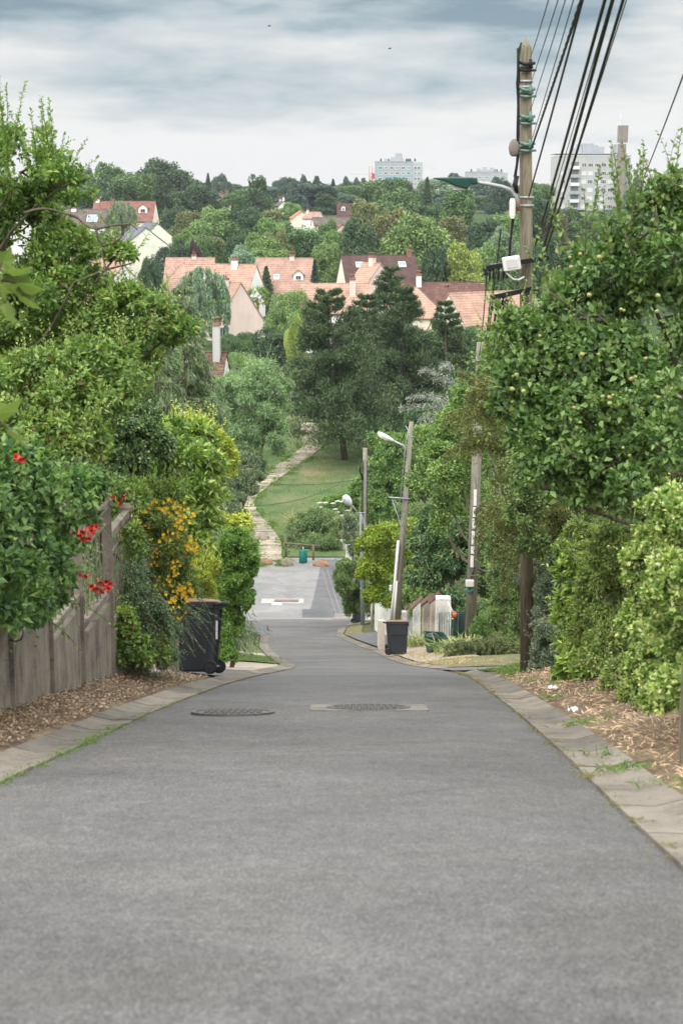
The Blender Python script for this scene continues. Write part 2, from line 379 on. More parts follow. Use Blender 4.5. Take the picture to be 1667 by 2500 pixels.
# ---- covers, grates, pale patches in the road
def disc(m,c,r,z0,z1,n=40):
    m.loft([[(c[0]+r*math.cos(2*math.pi*k/n),c[1]+r*math.sin(2*math.pi*k/n),0) for k in range(n)] for _ in (0,1)],cap=True,sm=False)
def slope_matrix(p):
    s=(gz(p.y+.6)-gz(p.y-.6))/1.2
    return Matrix.Translation(p)@Matrix.Rotation(math.atan(s),4,'X')
M_IRON=plain('cast_iron',(.105,.098,.092),.65,.4,.5,30,.3)
def ring_secs(r,z,n=48): return [(r*math.cos(2*math.pi*k/n),r*math.sin(2*math.pi*k/n),z) for k in range(n)]
def manhole(px,py,label,r=.385,slab=None):
    p=ground(px,py,.0,5); p.z=gz(p.y)+.02; root=thing('manhole_cover',label,'manhole cover',p); root.matrix_world=slope_matrix(p)
    if slab:
        m=MB(); m.loft([[(x,y,z) for x,y in rrect(slab[0],slab[1],.05)] for z in (-.08,.004)],sm=False); m.build('concrete_collar',concrete('collar_concrete',(.175,.16,.142)),root)
    m=MB(); m.loft([ring_secs(r,-.06),ring_secs(r,.012),ring_secs(r-.045,.012),ring_secs(r-.045,-.05)],cap=False,sm=False); m.build('frame',M_IRON,root)
    m=MB(); m.loft([ring_secs(r-.05,-.06),ring_secs(r-.05,.006)],sm=False)
    q=.06; k=int(r/q)
    for i in range(-k,k+1):
        for j in range(-k,k+1):
            if (i*q)**2+(j*q)**2 < (r-.09)**2: m.box((i*q,j*q,.010),(.034,.034,.012),rz=(i+j)%2*.78)
    m.build('lid',M_IRON,root); return root
manhole(900,1733,'round iron manhole cover set in a pale concrete collar',.40,(1.12,.62+.2))
manhole(569,1745,'round iron manhole cover without a collar, flush in the asphalt')
def flat_rect(name,label,cat,px0,px1,py0,py1,mat,up=.03,th=.03):
    A=[ground(px0,py1,0,60),ground(px1,py1,0,60),ground(px1,py0,0,60),ground(px0,py0,0,60)]
    m=MB(); m.poly([Vector((a.x,a.y,gz(a.y)+up)) for a in A],(0,0,th)); o=m.build(name,mat); tag(o,label,cat); return o
M_WHITEC=plain('pale_patch_concrete',(.36,.34,.315),.85,.2,.3,3)
def drain_cover():
    a=ground(690,1471,0,60); root=thing('drain_cover','long iron drain cover in a pale concrete slab in the middle of the parking area','drain cover',(a.x,a.y,gz(a.y)+.02))
    m=MB(); m.box((0,0,.0),(2.45,1.1,.05)); m.build('concrete_slab',M_WHITEC,root)
    m=MB(); m.box((.22,0,.03),(1.4,.55,.03))
    for i in range(18): m.box((-.44+i*.078,0,.05),(.03,.5,.02))
    m.build('grating',plain('rusty_iron',(.2,.14,.12),.8,.2,.4,8),root)
drain_cover()
for px0,px1,y0,y1,lb in ((664,688,1475,1480,'short white paint dash right below the long drain cover'),(752,789,1493,1499,'short white paint dash at the edge of the dark asphalt repair')):
    flat_rect('road_mark',lb,'paint mark',px0,px1,y0,y1,plain('white_paint',(.5,.5,.49),.7,.3,.15,5),.032,.008)
flat_rect('repair_patch','dark grey asphalt repair patch around the white dash','asphalt patch',738,815,1488,1511,M_ASPH2,.026,.008)
def trench():
    Y=ground(740,1513,0,70).y; root=thing('trench_drain','long narrow slotted drain across the foot of the road','drain',(-2.2,Y,gz(Y)+.03))
    m=MB(); m.box((0,0,-.02),(7.6,.34,.05)); m.build('channel',plain('drain_concrete',(.40,.38,.36),.8,.2,.2,4),root)
    m=MB()
    for i in range(62): m.box((-3.72+i*.12,0,.012),(.055,.26,.03))
    m.build('grating',M_IRON,root)
    m=MB(); m.box((2.15,-.05,.02),(.95,.42,.03)); 
    m.build('inlet_grate',plain('rusty_iron',(.2,.14,.12)),root)
    m=MB()
    for i in range(9): m.box((1.75+i*.1,-.05,.04),(.045,.36,.03))
    m.build('inlet_bars',M_WHITEC,root)
trench()
def rails():
    lines=[((786,1394),(829,1514)),((799,1394),(841,1514)),((812,1398),(856,1514))]
    for k,(a,b) in enumerate(lines):
        A=ground(*a,0,60); B=ground(*b,0,60); m=MB(); n=12
        pts=[A.lerp(B,i/n) for i in range(n+1)]
        for i in range(n):
            p,q=pts[i],pts[i+1]; w=Vector((.018,0,0))
            m.poly([Vector((v.x,v.y,gz(v.y)+.034)) for v in (p-w,p+w,q+w,q-w)],(0,0,.008))
        o=m.build('kerb_line',plain('pale_setts',(.24,.23,.22),.8,.2,.2,4)); tag(o,('left','middle','right')[k]+' of the three pale thin lines running down the dark asphalt strip','line',group='pale lines on the dark strip')
rails()

for a,b,y,lb in ((702,770,1655,'faint pale dash across the lane just before the crest, left one'),(790,822,1660,'faint pale dash across the lane just before the crest, right one')):
    flat_rect('road_mark',lb,'paint mark',a,b,y-2,y+2,plain('worn_paint',(.27,.265,.25),.8,.2,.3,6),.022,.006)
# ================================================================== HOUSES
def tilemat(name,c,c2,per=.30):
    t=NT(name); z=t.xyz(2); n=t.noise(.9,4,.6); f=t.noise(5,4,.7,sc=(1,1,2.5))
    w=t.math('FRACT',t.math('MULTIPLY',z,1/per)); line=t.ramp(w,[(0,(.5,.48,.46)),(.16,(.80,.79,.78)),(.3,(1,1,1)),(1,(1.05,1.05,1.05))])
    k=t.math('ADD',t.math('MULTIPLY',n,.5),t.math('MULTIPLY',f,.5))
    cell=t.N.new('ShaderNodeTexVoronoi'); cell.inputs['Scale'].default_value=3.2; t.l(t.tc.outputs['Object'],cell.inputs[0]); hs=t.N.new('ShaderNodeSeparateColor'); t.l(cell.outputs['Color'],hs.inputs[0]); k=t.math('ADD',k,t.math('MULTIPLY',t.math('SUBTRACT',hs.outputs[0],.5),.06))
    t.col(t.mix(1.0,t.ramp(k,[(.36,tuple(v*.68 for v in c)),(.5,c),(.64,c2)]),line,'MULTIPLY'),.85,.2); t.bump(w,.4,.05); return t.m
def wallmat(name,c):
    t=NT(name); n=t.noise(.35,5,.6); st=t.noise(1.2,4,.6,sc=(1,1,.15)); k=t.math('ADD',t.math('MULTIPLY',n,.5),t.math('MULTIPLY',st,.5))
    t.col(t.ramp(k,[(.34,tuple(v*.84 for v in c)),(.5,c),(.66,tuple(min(.9,v*1.06) for v in c))]),.9,.15); return t.m
R_SAL=tilemat('salmon_tiles',(.40,.255,.19),(.48,.32,.245)); R_SAL2=tilemat('pink_tiles',(.355,.225,.175),(.44,.29,.23)); R_BRN=tilemat('brown_tiles',(.125,.066,.054),(.23,.125,.095))
R_MAR=tilemat('maroon_tiles',(.09,.052,.047),(.135,.08,.068)); R_RED=tilemat('red_tiles',(.22,.10,.08),(.28,.135,.11)); R_SLT=tilemat('slate_tiles',(.13,.14,.165),(.20,.21,.24)); R_ORG=tilemat('orange_tiles',(.42,.17,.08),(.5,.23,.13)); R_GRY=tilemat('grey_brown_tiles',(.13,.105,.09),(.2,.17,.15))
W_PNK=wallmat('pink_render',(.74,.60,.53)); W_WHT=wallmat('white_render',(.80,.79,.75)); W_CRM=wallmat('cream_render',(.78,.71,.58)); W_IVO=wallmat('ivory_render',(.82,.80,.66))
W_OLD=wallmat('stained_chimney_render',(.52,.51,.48)); M_BRICK=plain('chimney_brick',(.27,.15,.11),.9,.2,.4,3); M_DARK=plain('dark_metal',(.035,.035,.04),.5,.4,.3,4); M_WFR=plain('white_frame',(.72,.72,.70),.6,.3,.1,2)
def glassmat(name,c,r=.12):
    t=NT(name); n=t.noise(.8,2); t.col(t.ramp(n,[(.35,tuple(v*.6 for v in c)),(.65,c)]),r,.9); return t.m
G_SKY=glassmat('skylight_glass',(.30,.36,.40),.06); G_DRK=glassmat('window_glass',(.05,.06,.065)); G_GRY=glassmat('grey_window_glass',(.20,.215,.225),.2)
M_SHUT=plain('green_shutter',(.02,.16,.16),.6,.3,.15,3)
def window(parent, M, w,h, glass=G_DRK, name='window', bars=1, frame=M_WFR, fw=.07):
    m=MB()
    for sx in (-1,1): m.box((sx*(w/2-fw/2),0,0),(fw,.10,h),M=None)
    for sz in (-1,1): m.box((0,0,sz*(h/2-fw/2)),(w-2*fw,.10,fw))
    for k in range(bars): m.box((-w/2+w*(k+1)/(bars+1),.01,0),(fw*.8,.08,h-2*fw))
    f=m.build(name,frame,parent); f.matrix_local=M
    g=MB(); g.box((0,.0,0),(w-2*fw,.03,h-2*fw)); g.build('pane',glass,f); return f
def house(label, apex, ang, L, w, rise, hw, wmat, rmat, chims=(), skyl=(), dorm=(), wins=(), hip=0.0, oh=.25, cat='house', name='house'):
    A=at(*apex); a=math.radians(ang); d=Vector((math.cos(a),math.sin(a),0)); 
    root=thing(name,label,cat,(A.x,A.y,A.z-rise-hw),a); H=hw+rise
    cs=-1 if (-math.sin(a)*0+math.cos(a))>0 else 1     # local y sign of the side that faces the camera
    zb=min(0,hz(A.x,A.y)-root.location.z-1.5,hz(A.x+d.x*L,A.y+d.y*L)-root.location.z-1.5)
    m=MB(); P=[(0,-w,zb),(0,w,zb),(0,w,hw),(0,0,H-.05),(0,-w,hw)]; n=5
    Q=[(L,)+p[1:] for p in P]
    if hip: P[3]=(0,0,hw) if hip<0 else P[3]; Q[3]=(L,0,hw) if hip>0 else Q[3]
    m.add(P+Q,[(0,1,2,3,4)[::-1],(5,6,7,8,9),(0,1,6,5),(1,2,7,6),(2,3,8,7),(3,4,9,8),(4,0,5,9)]); wall=m.build('wall',wmat,root)
    m=MB(); th=.14; k=rise/w
    for s in (-1,1):
        x0,x1=-oh*.4,L+oh*.4; r1=x1-abs(hip) if hip else x1
        e=w+oh; pts=[Vector((x0,s*e,H-k*e)),Vector((x1,s*e,H-k*e)),Vector((r1,0,H)),Vector((x0,0,H))]
        up=Vector((0,s*k,1)).normalized()*th
        m.poly([p+up for p in (pts if s<0 else pts[::-1])],up)
    if hip:
        e=w+oh; p=[Vector((L+oh*.4,-e,H-k*e+.1)),Vector((L+oh*.4,e,H-k*e+.1)),Vector((L+oh*.4-abs(hip),0,H+.12))]; m.poly(p,(.1,0,.1))
    m.tube([(-oh*.4,0,H+.1),(L+oh*.4-abs(hip),0,H+.1)],.13,6)
    roof=m.build('roof',rmat,root)
    def on_slope(s, off): return Vector((s,cs*off,H-k*off+.0))
    for c in chims:
        s,off,cw,cd,top,mt=c[:6]; z0=H-k*off-.6; z1=H+top
        m=MB(); m.box((s,cs*off,(z0+z1)/2),(cw,cd,z1-z0)); ch=m.build('chimney',mt,roof)
        m=MB(); m.box((s,cs*off,z1-.14),(cw+.12,cd+.12,.32))
        for q in (-.25,.25): m.cyl((s+q*cw,cs*off,z1),(s+q*cw,cs*off,z1+.38),.11,.09,8)
        m.box((s,cs*off,z1+.46),(cw*.95,cd*.95,.06)); m.build('chimney_cap',M_BRICK,roof)
    sl=math.atan2(rise,w)
    for s,off,ww,hh in skyl:
        M=Matrix.Translation(on_slope(s,off)+Vector((0,cs*math.sin(sl),math.cos(sl)))*.17)@Matrix.Rotation(0 if cs<0 else math.pi,4,'Z')@Matrix.Rotation(-(math.pi/2-sl),4,'X')
        window(root,M,ww,hh,G_SKY,'skylight',0,M_DARK if ww<.9 else M_WFR,.09)
    for s,off,ww,hh,mt in dorm:
        b=on_slope(s,off); yo=b.y; zi=b.z; dl=hh/k+.9; sg=cs
        m=MB(); Z0=zi-.4; Z1=zi+hh; P=[(s-ww/2,yo,Z0),(s+ww/2,yo,Z0),(s+ww/2,yo,Z1),(s,yo,Z1+ww*.42),(s-ww/2,yo,Z1)]; Q=[(x,y-sg*dl,z) for x,y,z in P]
        m.add(P+Q,[(0,1,2,3,4),(5,6,7,8,9)[::-1],(1,2,7,6),(2,3,8,7),(3,4,9,8),(4,0,5,9)]); dm=m.build('dormer',mt,root)
        m=MB()
        for q in (-1,1):
            m.poly([Vector(p) for p in ((s,yo+sg*.2,Z1+ww*.42+.1),(s,yo-sg*(dl+.4),Z1+ww*.42+.1),(s+q*(ww/2+.2),yo-sg*(dl+.4),Z1-.08),(s+q*(ww/2+.2),yo+sg*.2,Z1-.08))],(0,0,.1))
        m.build('dormer_roof',rmat,dm)
        M=Matrix.Translation((s,yo+sg*.05,zi+hh*.48))@Matrix.Rotation(0 if sg<0 else math.pi,4,'Z'); window(dm,M,ww*.55,hh*.62)
    for end,y,z,ww,hh,sh in wins:
        x=-.04 if end==0 else L+.04
        M=Matrix.Translation((x,y,z))@Matrix.Rotation(-math.pi/2 if end==0 else math.pi/2,4,'Z'); f=window(root,M,ww,hh)
        if sh:
            for q in (-1,1):
                m=MB(); m.box((q*(ww*.75+.02),-.04,0),(ww*.5,.05,hh)); m.build('shutter',M_SHUT,f)
    return root
house('pink gabled house with green shutters, behind the birch tree',(588,692,245),132,17,4.75,6.3,2.6,W_PNK,R_SAL,[(2.6,.9,1.0,.7,.75,W_PNK)],wins=[(0,3.6,1.9,1.1,1.5,1)])
house('salmon roofed house with a white cross gable and tall white chimney, above the pink gable',(626,648,275),166,12.6,5.0,4.4,2.8,W_WHT,R_SAL,[(3.6,.6,.95,.8,1.1,W_WHT)],dorm=[(7.4,3.4,3.2,1.1,W_WHT)])
house('plain pink tiled roof with one small chimney, left of the cross gabled house',(524,631,302),180,8.8,5.4,4.2,2.8,W_WHT,R_SAL2,[(3.7,0,.8,.7,.7,W_PNK)])
house('pink roofed house with one skylight and one white dormer, left of the maroon roof',(763,632,290),180,9.8,6.4,6.0,2.8,W_WHT,R_SAL2,[(3.6,.2,.8,.7,.75,W_PNK)],[(6.2,3.3,.95,1.2)],[(2.4,3.9,1.7,1.2,W_WHT)])
house('long pink roof half hidden behind the left plum tree',(300,616,262),180,8,5.4,4.6,2.8,W_WHT,R_SAL2,[(2.9,.1,.8,.7,.6,W_WHT)])
house('white gabled house just right of the plum tree branches, below the slate roofs',(303,648,236),128,10,5.4,5.2,3,W_WHT,R_SAL)
house('maroon roofed house with two skylights and a brick chimney',(833,626,287),10,13,5.6,5.2,2.8,W_CRM,R_MAR,[(12.0,0,.8,.8,1.1,M_BRICK)],[(2.9,1.6,1.3,1.3),(10.4,1.6,1.3,1.3)])
house('salmon roofed house with its pale gable in front of the maroon roof',(929,645,262),138,3.6,4.2,3.9,3.0,W_PNK,R_SAL,[(1.6,.2,.9,.8,1.3,W_PNK)])
house('low salmon roof with a tall pink chimney behind the pines',(901,695,228),180,9.4,4.2,3.6,2.6,W_WHT,R_SAL,[(2.3,1.6,.8,.7,1.0,W_PNK)])
house('brown roofed house with a white chimney behind the pines',(1181,692,258),180,14.0,5.0,4.6,2.8,W_CRM,R_BRN,[(10.2,.4,.8,.8,1.5,W_WHT)])
house('salmon hipped roof in front of the brown roofed house',(935,704,238),2,9.0,4.4,3.9,2.8,W_CRM,R_SAL,hip=4.2)
house('salmon roofed house with cream gable and one slanted skylight, right of the pines',(1095,719,212),33,13.4,5.0,5.4,3.0,W_CRM,R_SAL,[(.5,-1.2,.95,.8,.75,W_WHT)],[(6.2,3.1,1.0,1.7)])
house('small brown roofed house with a very tall white chimney, beside the feathery willow',(552,864,150),172,3.2,3.6,4.0,2.5,W_WHT,R_BRN,[(.75,.5,.62,.6,2.9,W_OLD)])
house('red roofed house with a single white dormer on the far hillside',(380,493,420),177,15.5,5.2,4.7,3.0,W_CRM,R_RED,[(14.6,0,.9,.8,.9,W_WHT),(10.8,0,.8,.8,.7,M_BRICK)],dorm=[(2.7,3.2,2.2,1.5,W_IVO)])
house('grey brown house with a blue solar panel in front of the red roofed house',(262,512,405),178,10,4.5,4.0,2.4,W_WHT,R_GRY,[(8.0,.4,1.2,.8,.6,W_WHT)],[(3.2,2.4,2.6,2.4)])
house('ivory gabled house with slate roof, front one of the pair',(357,557,335),112,10,5.2,4.0,3.4,W_IVO,R_SLT)
house('ivory gabled house with slate roof, behind and right of its twin',(385,546,350),112,9,4.6,3.9,3.4,W_IVO,R_SLT)
house('brown house with tall chimneys among the dark trees on the far hill',(534,472,505),15,3.2,3.8,3.2,5.2,W_CRM,R_GRY,[(.8,.3,.8,.7,.6,M_BRICK),(2.5,.3,.8,.7,.8,M_BRICK)])
house('low brown roof with a cream gable, below the tall chimneyed brown house',(536,496,485),130,5.5,2.6,2.2,2.6,W_CRM,R_BRN,[(.6,.3,.6,.6,1.4,W_WHT)])
house('small orange roofed house left of the cream gabled one',(737,517,445),100,6,2.4,1.7,2.6,W_CRM,R_ORG)
house('white gabled house with pink roof and slim white chimney',(783,519,430),150,4.5,1.6,1.4,3,W_WHT,R_SAL2,[(3.8,.2,.5,.5,.9,W_WHT)])
house('dark roofed house with cream gable end, in the middle of the far trees',(763,532,415),12,9.2,2.0,1.7,3.0,W_CRM,R_GRY)
house('small cream gabled house with red brown roof, beside the dark roofed house',(836,549,400),110,5,1.9,1.4,2.6,W_CRM,R_RED)
house('far brown roofed house with a white framed dormer window',(868,498,470),180,5.2,4.6,4.0,3,W_CRM,R_MAR,[(4.6,0,.6,.6,.3,W_PNK)],dorm=[(3.5,2.4,1.2,1.3,W_WHT)])
house('white house with pale roof half hidden behind the top of the plum tree',(62,452,300),178,6,4,3.2,4.2,W_WHT,R_GRY,[(2.6,.3,.7,.7,.7,W_WHT)])
house('tiny white house beside the sparse poplar',(694,492,520),120,3,2,1.4,2.2,W_WHT,R_GRY,[(.5,0,.5,.5,1.6,W_WHT),(2.6,0,.5,.5,1.0,W_WHT)])
# ================================================================== BLOCKS OF FLATS
T_WALL=wallmat('tower_grey_render',(.46,.455,.44)); T_BLK=wallmat('blue_grey_render',(.36,.385,.40)); T_SIDE=wallmat('tower_side_render',(.50,.52,.53)); T_BRN=wallmat('brown_panel',(.27,.235,.20)); T_BLU=plain('pale_blue_panel',(.23,.42,.52),.6,.3,.15,1); T_GRY=plain('roof_plant_grey',(.36,.38,.40),.7,.3,.2,1)
def win_copy(proto,root,M):
    c=copy_tree(proto,root); c.matrix_local=M; return c
def tower_right():
    Y=570; s=mpp(Y,430)
    A=at(1356,381,Y); B=at(1541,381,Y); w=(1541-1356)*s; top=A.z; h=34
    root=thing('apartment_tower','tall grey block of flats with a brown roof tower, behind the apple tree','apartment block',(A.x,Y,top-h)); D=13
    m=MB(); m.box((w*.41,D/2,h/2),(w*.82,D,h)); m.box((w*.86,D/2+2.2,h/2-.2),(w*.28,D,h-.4)); m.build('wall',T_WALL,root)
    m=MB(); m.box((w*.405,D/2,h+.75),(w*.80+.6,D+.6,.22)); m.box((w*.88,D/2+2.2,h+.1),(w*.27,D,.22))
    for k in range(40): m.box((w*.005+k*w*.0195,-.1,h+.32),(.10,.1,.66))
    m.build('roof_edge',T_GRY,root)
    m=MB(); m.box((w*.86,-.6,(h+4)/2),(w*.10,2.4,h+4.0)); m.box((w*.865,-.6,h+7.3),(w*.122,2.8,5.6),taper=1.06); m.build('stair_tower',T_BRN,root)
    m=MB()
    for q,(x,ww,hh) in enumerate(((.34,.06,3.2),(.40,.05,3.6),(.47,.10,3.6),(.55,.06,3.0),(.62,.09,2.4),(.44,.36,2.0),(.8,.05,3.2))): m.box((w*x,D*.5+q*.13,h+.8+hh/2),(w*ww,4,hh))
    m.build('roof_plant',T_GRY,root)
    m=MB(); 
    for q in (0,.9): m.cyl((w*.79+q,-.8,h),(w*.79+q,-.8,h+11),.07,.07,5)
    for k in range(14): m.cyl((w*.79,-.8,h+2+k*.65),(w*.79+.9,-.8,h+2+k*.65),.06,.06,5)
    m.cyl((w*.83,-.5,h+10),(w*.83,-.5,h+14),.05,.05,5); m.build('ladder',M_WFR,root)
    proto=window(root,Matrix.Translation((0,-.03,1)),1.75,1.35,G_DRK,'window',2,M_WFR,.12); first=True
    rr=random.Random(5); G=[G_DRK,G_GRY,G_GRY,MATS.setdefault('blind',plain('white_blind',(.66,.66,.64),.7,.2,.1,1))]
    p2=window(root,Matrix.Translation((0,-.03,1)),1.75,1.35,G[3],'window',0,M_WFR,.1); p3=window(root,Matrix.Translation((0,-.03,1)),1.75,1.35,G_GRY,'window',1,M_WFR,.1)
    used={}
    for r in range(9):
        z=h-3.0-r*2.78
        for c,x in enumerate((.375,.46,.55,.635,.725)):
            k = 0 if r in (0,6,8) and c else rr.choice((0,1,1,2,2)); P=(proto,p2,p3)[k]; M=Matrix.Translation((w*x*1.0,-.03,z))
            if k not in used: used[k]=1; P.matrix_local=M
            else: win_copy(P,root,M)
        if 1<=r<=5: win_copy((p2,p3,p2,proto,p2)[r-1],root,Matrix.Translation((w*.10,-.03,z)))
        # balcony
        m=MB(); m.box((w*.255,-.55,z-1.35),(w*.115,1.2,.16)); m.box((w*.255,-1.12,z-.8),(w*.115,.06,.95))
        for q in (-1,1): m.box((w*.255+q*w*.0575,-.55,z-.8),(.06,1.1,.95))
        bl=m.build('balcony',T_GRY if r%2 else M_WFR,root); m=MB(); m.box((w*.255,-.02,z),(w*.1,.08,2.1)); m.build('balcony_door',G_GRY,bl)
    for r in range(3):
        for x in (.86+.06,.975): win_copy(proto,root,Matrix.Translation((w*x+.4,2.15,h-3.4-r*2.78)))
tower_right()
def slab_block(label,px0,px1,ytop,Y,h,D,side,rows,cols,blue=False,plant=(),storey=2.85):
    s=mpp(Y,430); A=at(px0,ytop,Y); w=(px1-px0)*s; root=thing('apartment_block',label,'apartment block',(A.x,Y,A.z-h))
    fw=w*side; m=MB(); m.box((fw/2,D/2,h/2),(fw,D,h)); m.build('wall',T_BLK,root)
    m=MB(); P=[Vector((fw+.02,.01,0)),Vector((w,5,0)),Vector((w,D+5,0)),Vector((fw+.02,D,0))]; m.poly([p+Vector((0,0,h-.25)) for p in P],(0,0,h-.25)); m.build('side_wing',T_SIDE,root)
    m=MB(); m.box((fw/2,D/2,h+.15),(fw+.3,D+.3,.3)); m.build('parapet',T_GRY,root)
    m=MB()
    for q,(x,ww,hh) in enumerate(plant): m.box((w*x,D*.45-q*.15,h+.3+hh/2),(w*ww,D*.35,hh))
    m.build('roof_plant',T_GRY,root)
    for x in (.12,.28,.66,.70,.74,.84):
        m=MB(); m.cyl((w*x,D*.3,h+.3),(w*x,D*.3,h+1.8),.5,.4,6); m.build('chimney_pot',M_DARK,root)
    pr=[]
    for r in range(rows):
        z=h-3.2-r*storey
        for c in range(cols):
            x=fw*(.13+.76*c/(cols-1)); wide=fw*.62/cols
            M=Matrix.Translation((x,-.04,z))
            if not pr: pr.append(window(root,M,wide,1.5,G_DRK,'window',1,M_WFR,.22))
            elif len(pr)<2 : pr.append(window(root,M,wide,1.5,G_GRY,'window',2,M_WFR,.2))
            else: win_copy(pr[(c+r)%2],root,M)
        if blue:
            m=MB()
            for x in (.10,.90): m.box((fw*x,-.06,z-1.25),(fw*.13,.12,.8))
            if r==2: m.box((fw*.5,-.06,z+.1),(fw*.56,.16,2.2))
            m.build('blue_panel',T_BLU,root)
        for q in (.25,.6): 
            x=fw+(w-fw)*q; win_copy(pr[r%2],root,Matrix.Translation((x,5*q-.06,z))@Matrix.Rotation(math.atan2(5,w-fw),4,'Z'))
slab_block('pale block of flats with blue panels under a red crane',916,1032,395,900,30,14,.79,6,6,True,((.4,.40,1.2),(.5,.15,3.6),(.5,.12,4.4),(.45,.24,2.2)))
slab_block('low white block of flats above the green lamp head',1139,1241,420,1000,26,14,.86,4,8,False,((.5,.5,1.2),(.45,.1,2.6),(.62,.08,2.4),(.3,.06,2.0)))
slab_block('distant small pale block of flats behind the apple tree tips',1566,1607,456,1100,14,10,.8,3,3,False,((.4,.4,1.6),))
def crane(label,px,ytop,Y,reach,back,col,px2):
    A=at(px,ytop,Y); z0=gz(Y); root=thing('tower_crane',label,'crane',(A.x,Y,z0)); H=A.z-z0
    m=MB(); q=.9
    for sx in (-q,q):
        for sy in (-q,q): m.cyl((sx,sy,0),(sx,sy,H+5),.22,.22,4)
    for k in range(int(H/2)):
        m.cyl((-q,-q,k*2),(q,-q,k*2+2),.13,.13,4); m.cyl((q,-q,k*2),(-q,-q,k*2+2),.13,.13,4)
    m.build('mast',col[0],root)
    m=MB()
    for zz in (0,1.4): m.cyl((-back,0,H+zz*.3),(reach,0,H+zz),.2,.2,4)
    n=int((reach+back)/2)
    for k in range(n): m.cyl((-back+k*2,0,H),(-back+k*2+1,0,H+1.2),.12,.12,4); m.cyl((-back+k*2+1,0,H+1.2),(-back+k*2+2,0,H),.12,.12,4)
    m.cyl((0,0,H+5),(-back,0,H+.5),.1,.1,4); m.cyl((0,0,H+5),(reach*.8,0,H+1.2),.1,.1,4); m.build('jib',col[1],root)
    m=MB(); s=-1 if reach>back else 1; m.box((-back+1.5 if reach>back else reach-1.5,0,H-1.2),(4,2,3.4)); m.build('counterweight',col[2],root)
M_CRED=plain('crane_red',(.45,.06,.05),.6,.3,.1,1); M_CWH=plain('crane_white',(.62,.62,.60),.6,.3,.1,1)
crane('red and white tower crane left of the block with blue panels',905,425,1050,4,12.5,(M_CRED,M_CWH,M_CRED),0)
crane('faint pale crane jib right of the block with blue panels',1020,412,1300,13,2,(M_CWH,M_CWH,T_GRY),0)
# ================================================================== STREET OBJECTS
def wood(name,c,sc=14):
    t=NT(name); n=t.noise(sc,5,.65,sc=(1,1,.06),dist=1.2); f=t.noise(sc*5,3,.6,sc=(1,1,.1)); g=t.noise(1.5,3)
    k=t.math('ADD',t.math('MULTIPLY',n,.6),t.math('MULTIPLY',f,.4)); cc=t.ramp(k,[(.34,tuple(v*.38 for v in c)),(.5,c),(.66,tuple(v*1.45 for v in c))])
    cc=t.mix(t.math('MULTIPLY',g,.5),cc,t.mix(1.0,cc,(.8,.95,.72),'MULTIPLY')); t.col(cc,.9,.15); t.bump(k,.5,.01); return t.m
M_POLE=wood('weathered_pole_wood',(.20,.17,.125)); M_POLE2=wood('grey_pole_wood',(.24,.215,.18)); M_OLDW=wood('old_fence_wood',(.17,.14,.105),20)
M_BLK=plain('black_cable',(.012,.012,.014),.5,.3,.2,4); M_GALV=plain('galvanised_steel',(.36,.37,.375),.5,.5,.25,5,.3); M_WPLA=plain('white_plastic',(.70,.69,.66),.5,.4,.08,3)
M_GRNL=plain('dark_green_lamp',(.008,.055,.042),.4,.5,.15,3); M_VERD=plain('verdigris',(.14,.24,.19),.8,.3,.5,30); M_BIN=plain('bin_grey_plastic',(.024,.026,.031),.5,.3,.18,3); M_LID=plain('brown_bin_lid',(.26,.155,.10),.6,.3,.12,4); M_RUB=plain('black_rubber',(.014,.014,.014),.7,.3,.3,10)
M_LAMPG=plain('frosted_lamp_glass',(.62,.64,.65),.25,.5,.06,5); M_RUST=plain('rusty_bracket',(.28,.14,.07),.8,.2,.4,20)
def curve_pts(a,b,sag,n=14):
    a,b=Vector(a),Vector(b); return [a.lerp(b,i/n)-Vector((0,0,sag*4*(i/n)*(1-i/n))) for i in range(n+1)]
def wpole(root,base,top,r0,r1,mat,cap=True,n=14):
    m=MB(); b=Vector((0,0,-.3)); t=Vector(top)-Vector(base); pts=[b,t*.5,t]; rs=[r0,(r0+r1)/2,r1]
    if cap: pts+= [t+Vector((0,0,r1*1.6))]; rs+=[.008]
    m.tube(pts,rs,n); return m.build('pole',mat,root)
# ---- main utility pole, right
PB=ground(1286,1640,.0,20); PY=PB.y; PT=at(1282,118,PY)
pole=thing('utility_pole','tall weathered wooden pole with the green street lamp, in front of the distant white block','utility pole',PB); wpole(pole,PB,PT,.094,.083,M_POLE)
def pp(px,py,dy=0.0): return at(px,py,PY+dy)-PB
def band(y,mat,name='band',th=.035,ex=.012):
    c=pp(1282.5+(y-100)*.006,y); f=(y-118)/(1640-118); r=.083+.011*f+ex
    m=MB(); m.tube([c-Vector((0,0,th/2)),c+Vector((0,0,th/2))],r,14); m.build(name,mat,pole)
for y in (157,199,213,482,502): band(y,M_GALV,'steel_band',.03)
for k,y in enumerate((163,226,292,358)):
    band(y,M_VERD,'clamp',.045,.016); c=pp(1284,y)
    m=MB(); m.tube([c+Vector((-.10,-.10,.05)),c+Vector((-.02,-.15,.02)),c+Vector((.10,-.11,.04))],.022,6); m.tube([c+Vector((-.12,-.09,-.05)),c+Vector((.0,-.14,-.06)),c+Vector((.12,-.08,-.05))],.018,6)
    m.cyl(c+Vector((.04,-.14,-.03)),c+Vector((.04,-.14,.09)),.032,.022,8); m.build('insulator',M_VERD if k else M_BLK,pole)
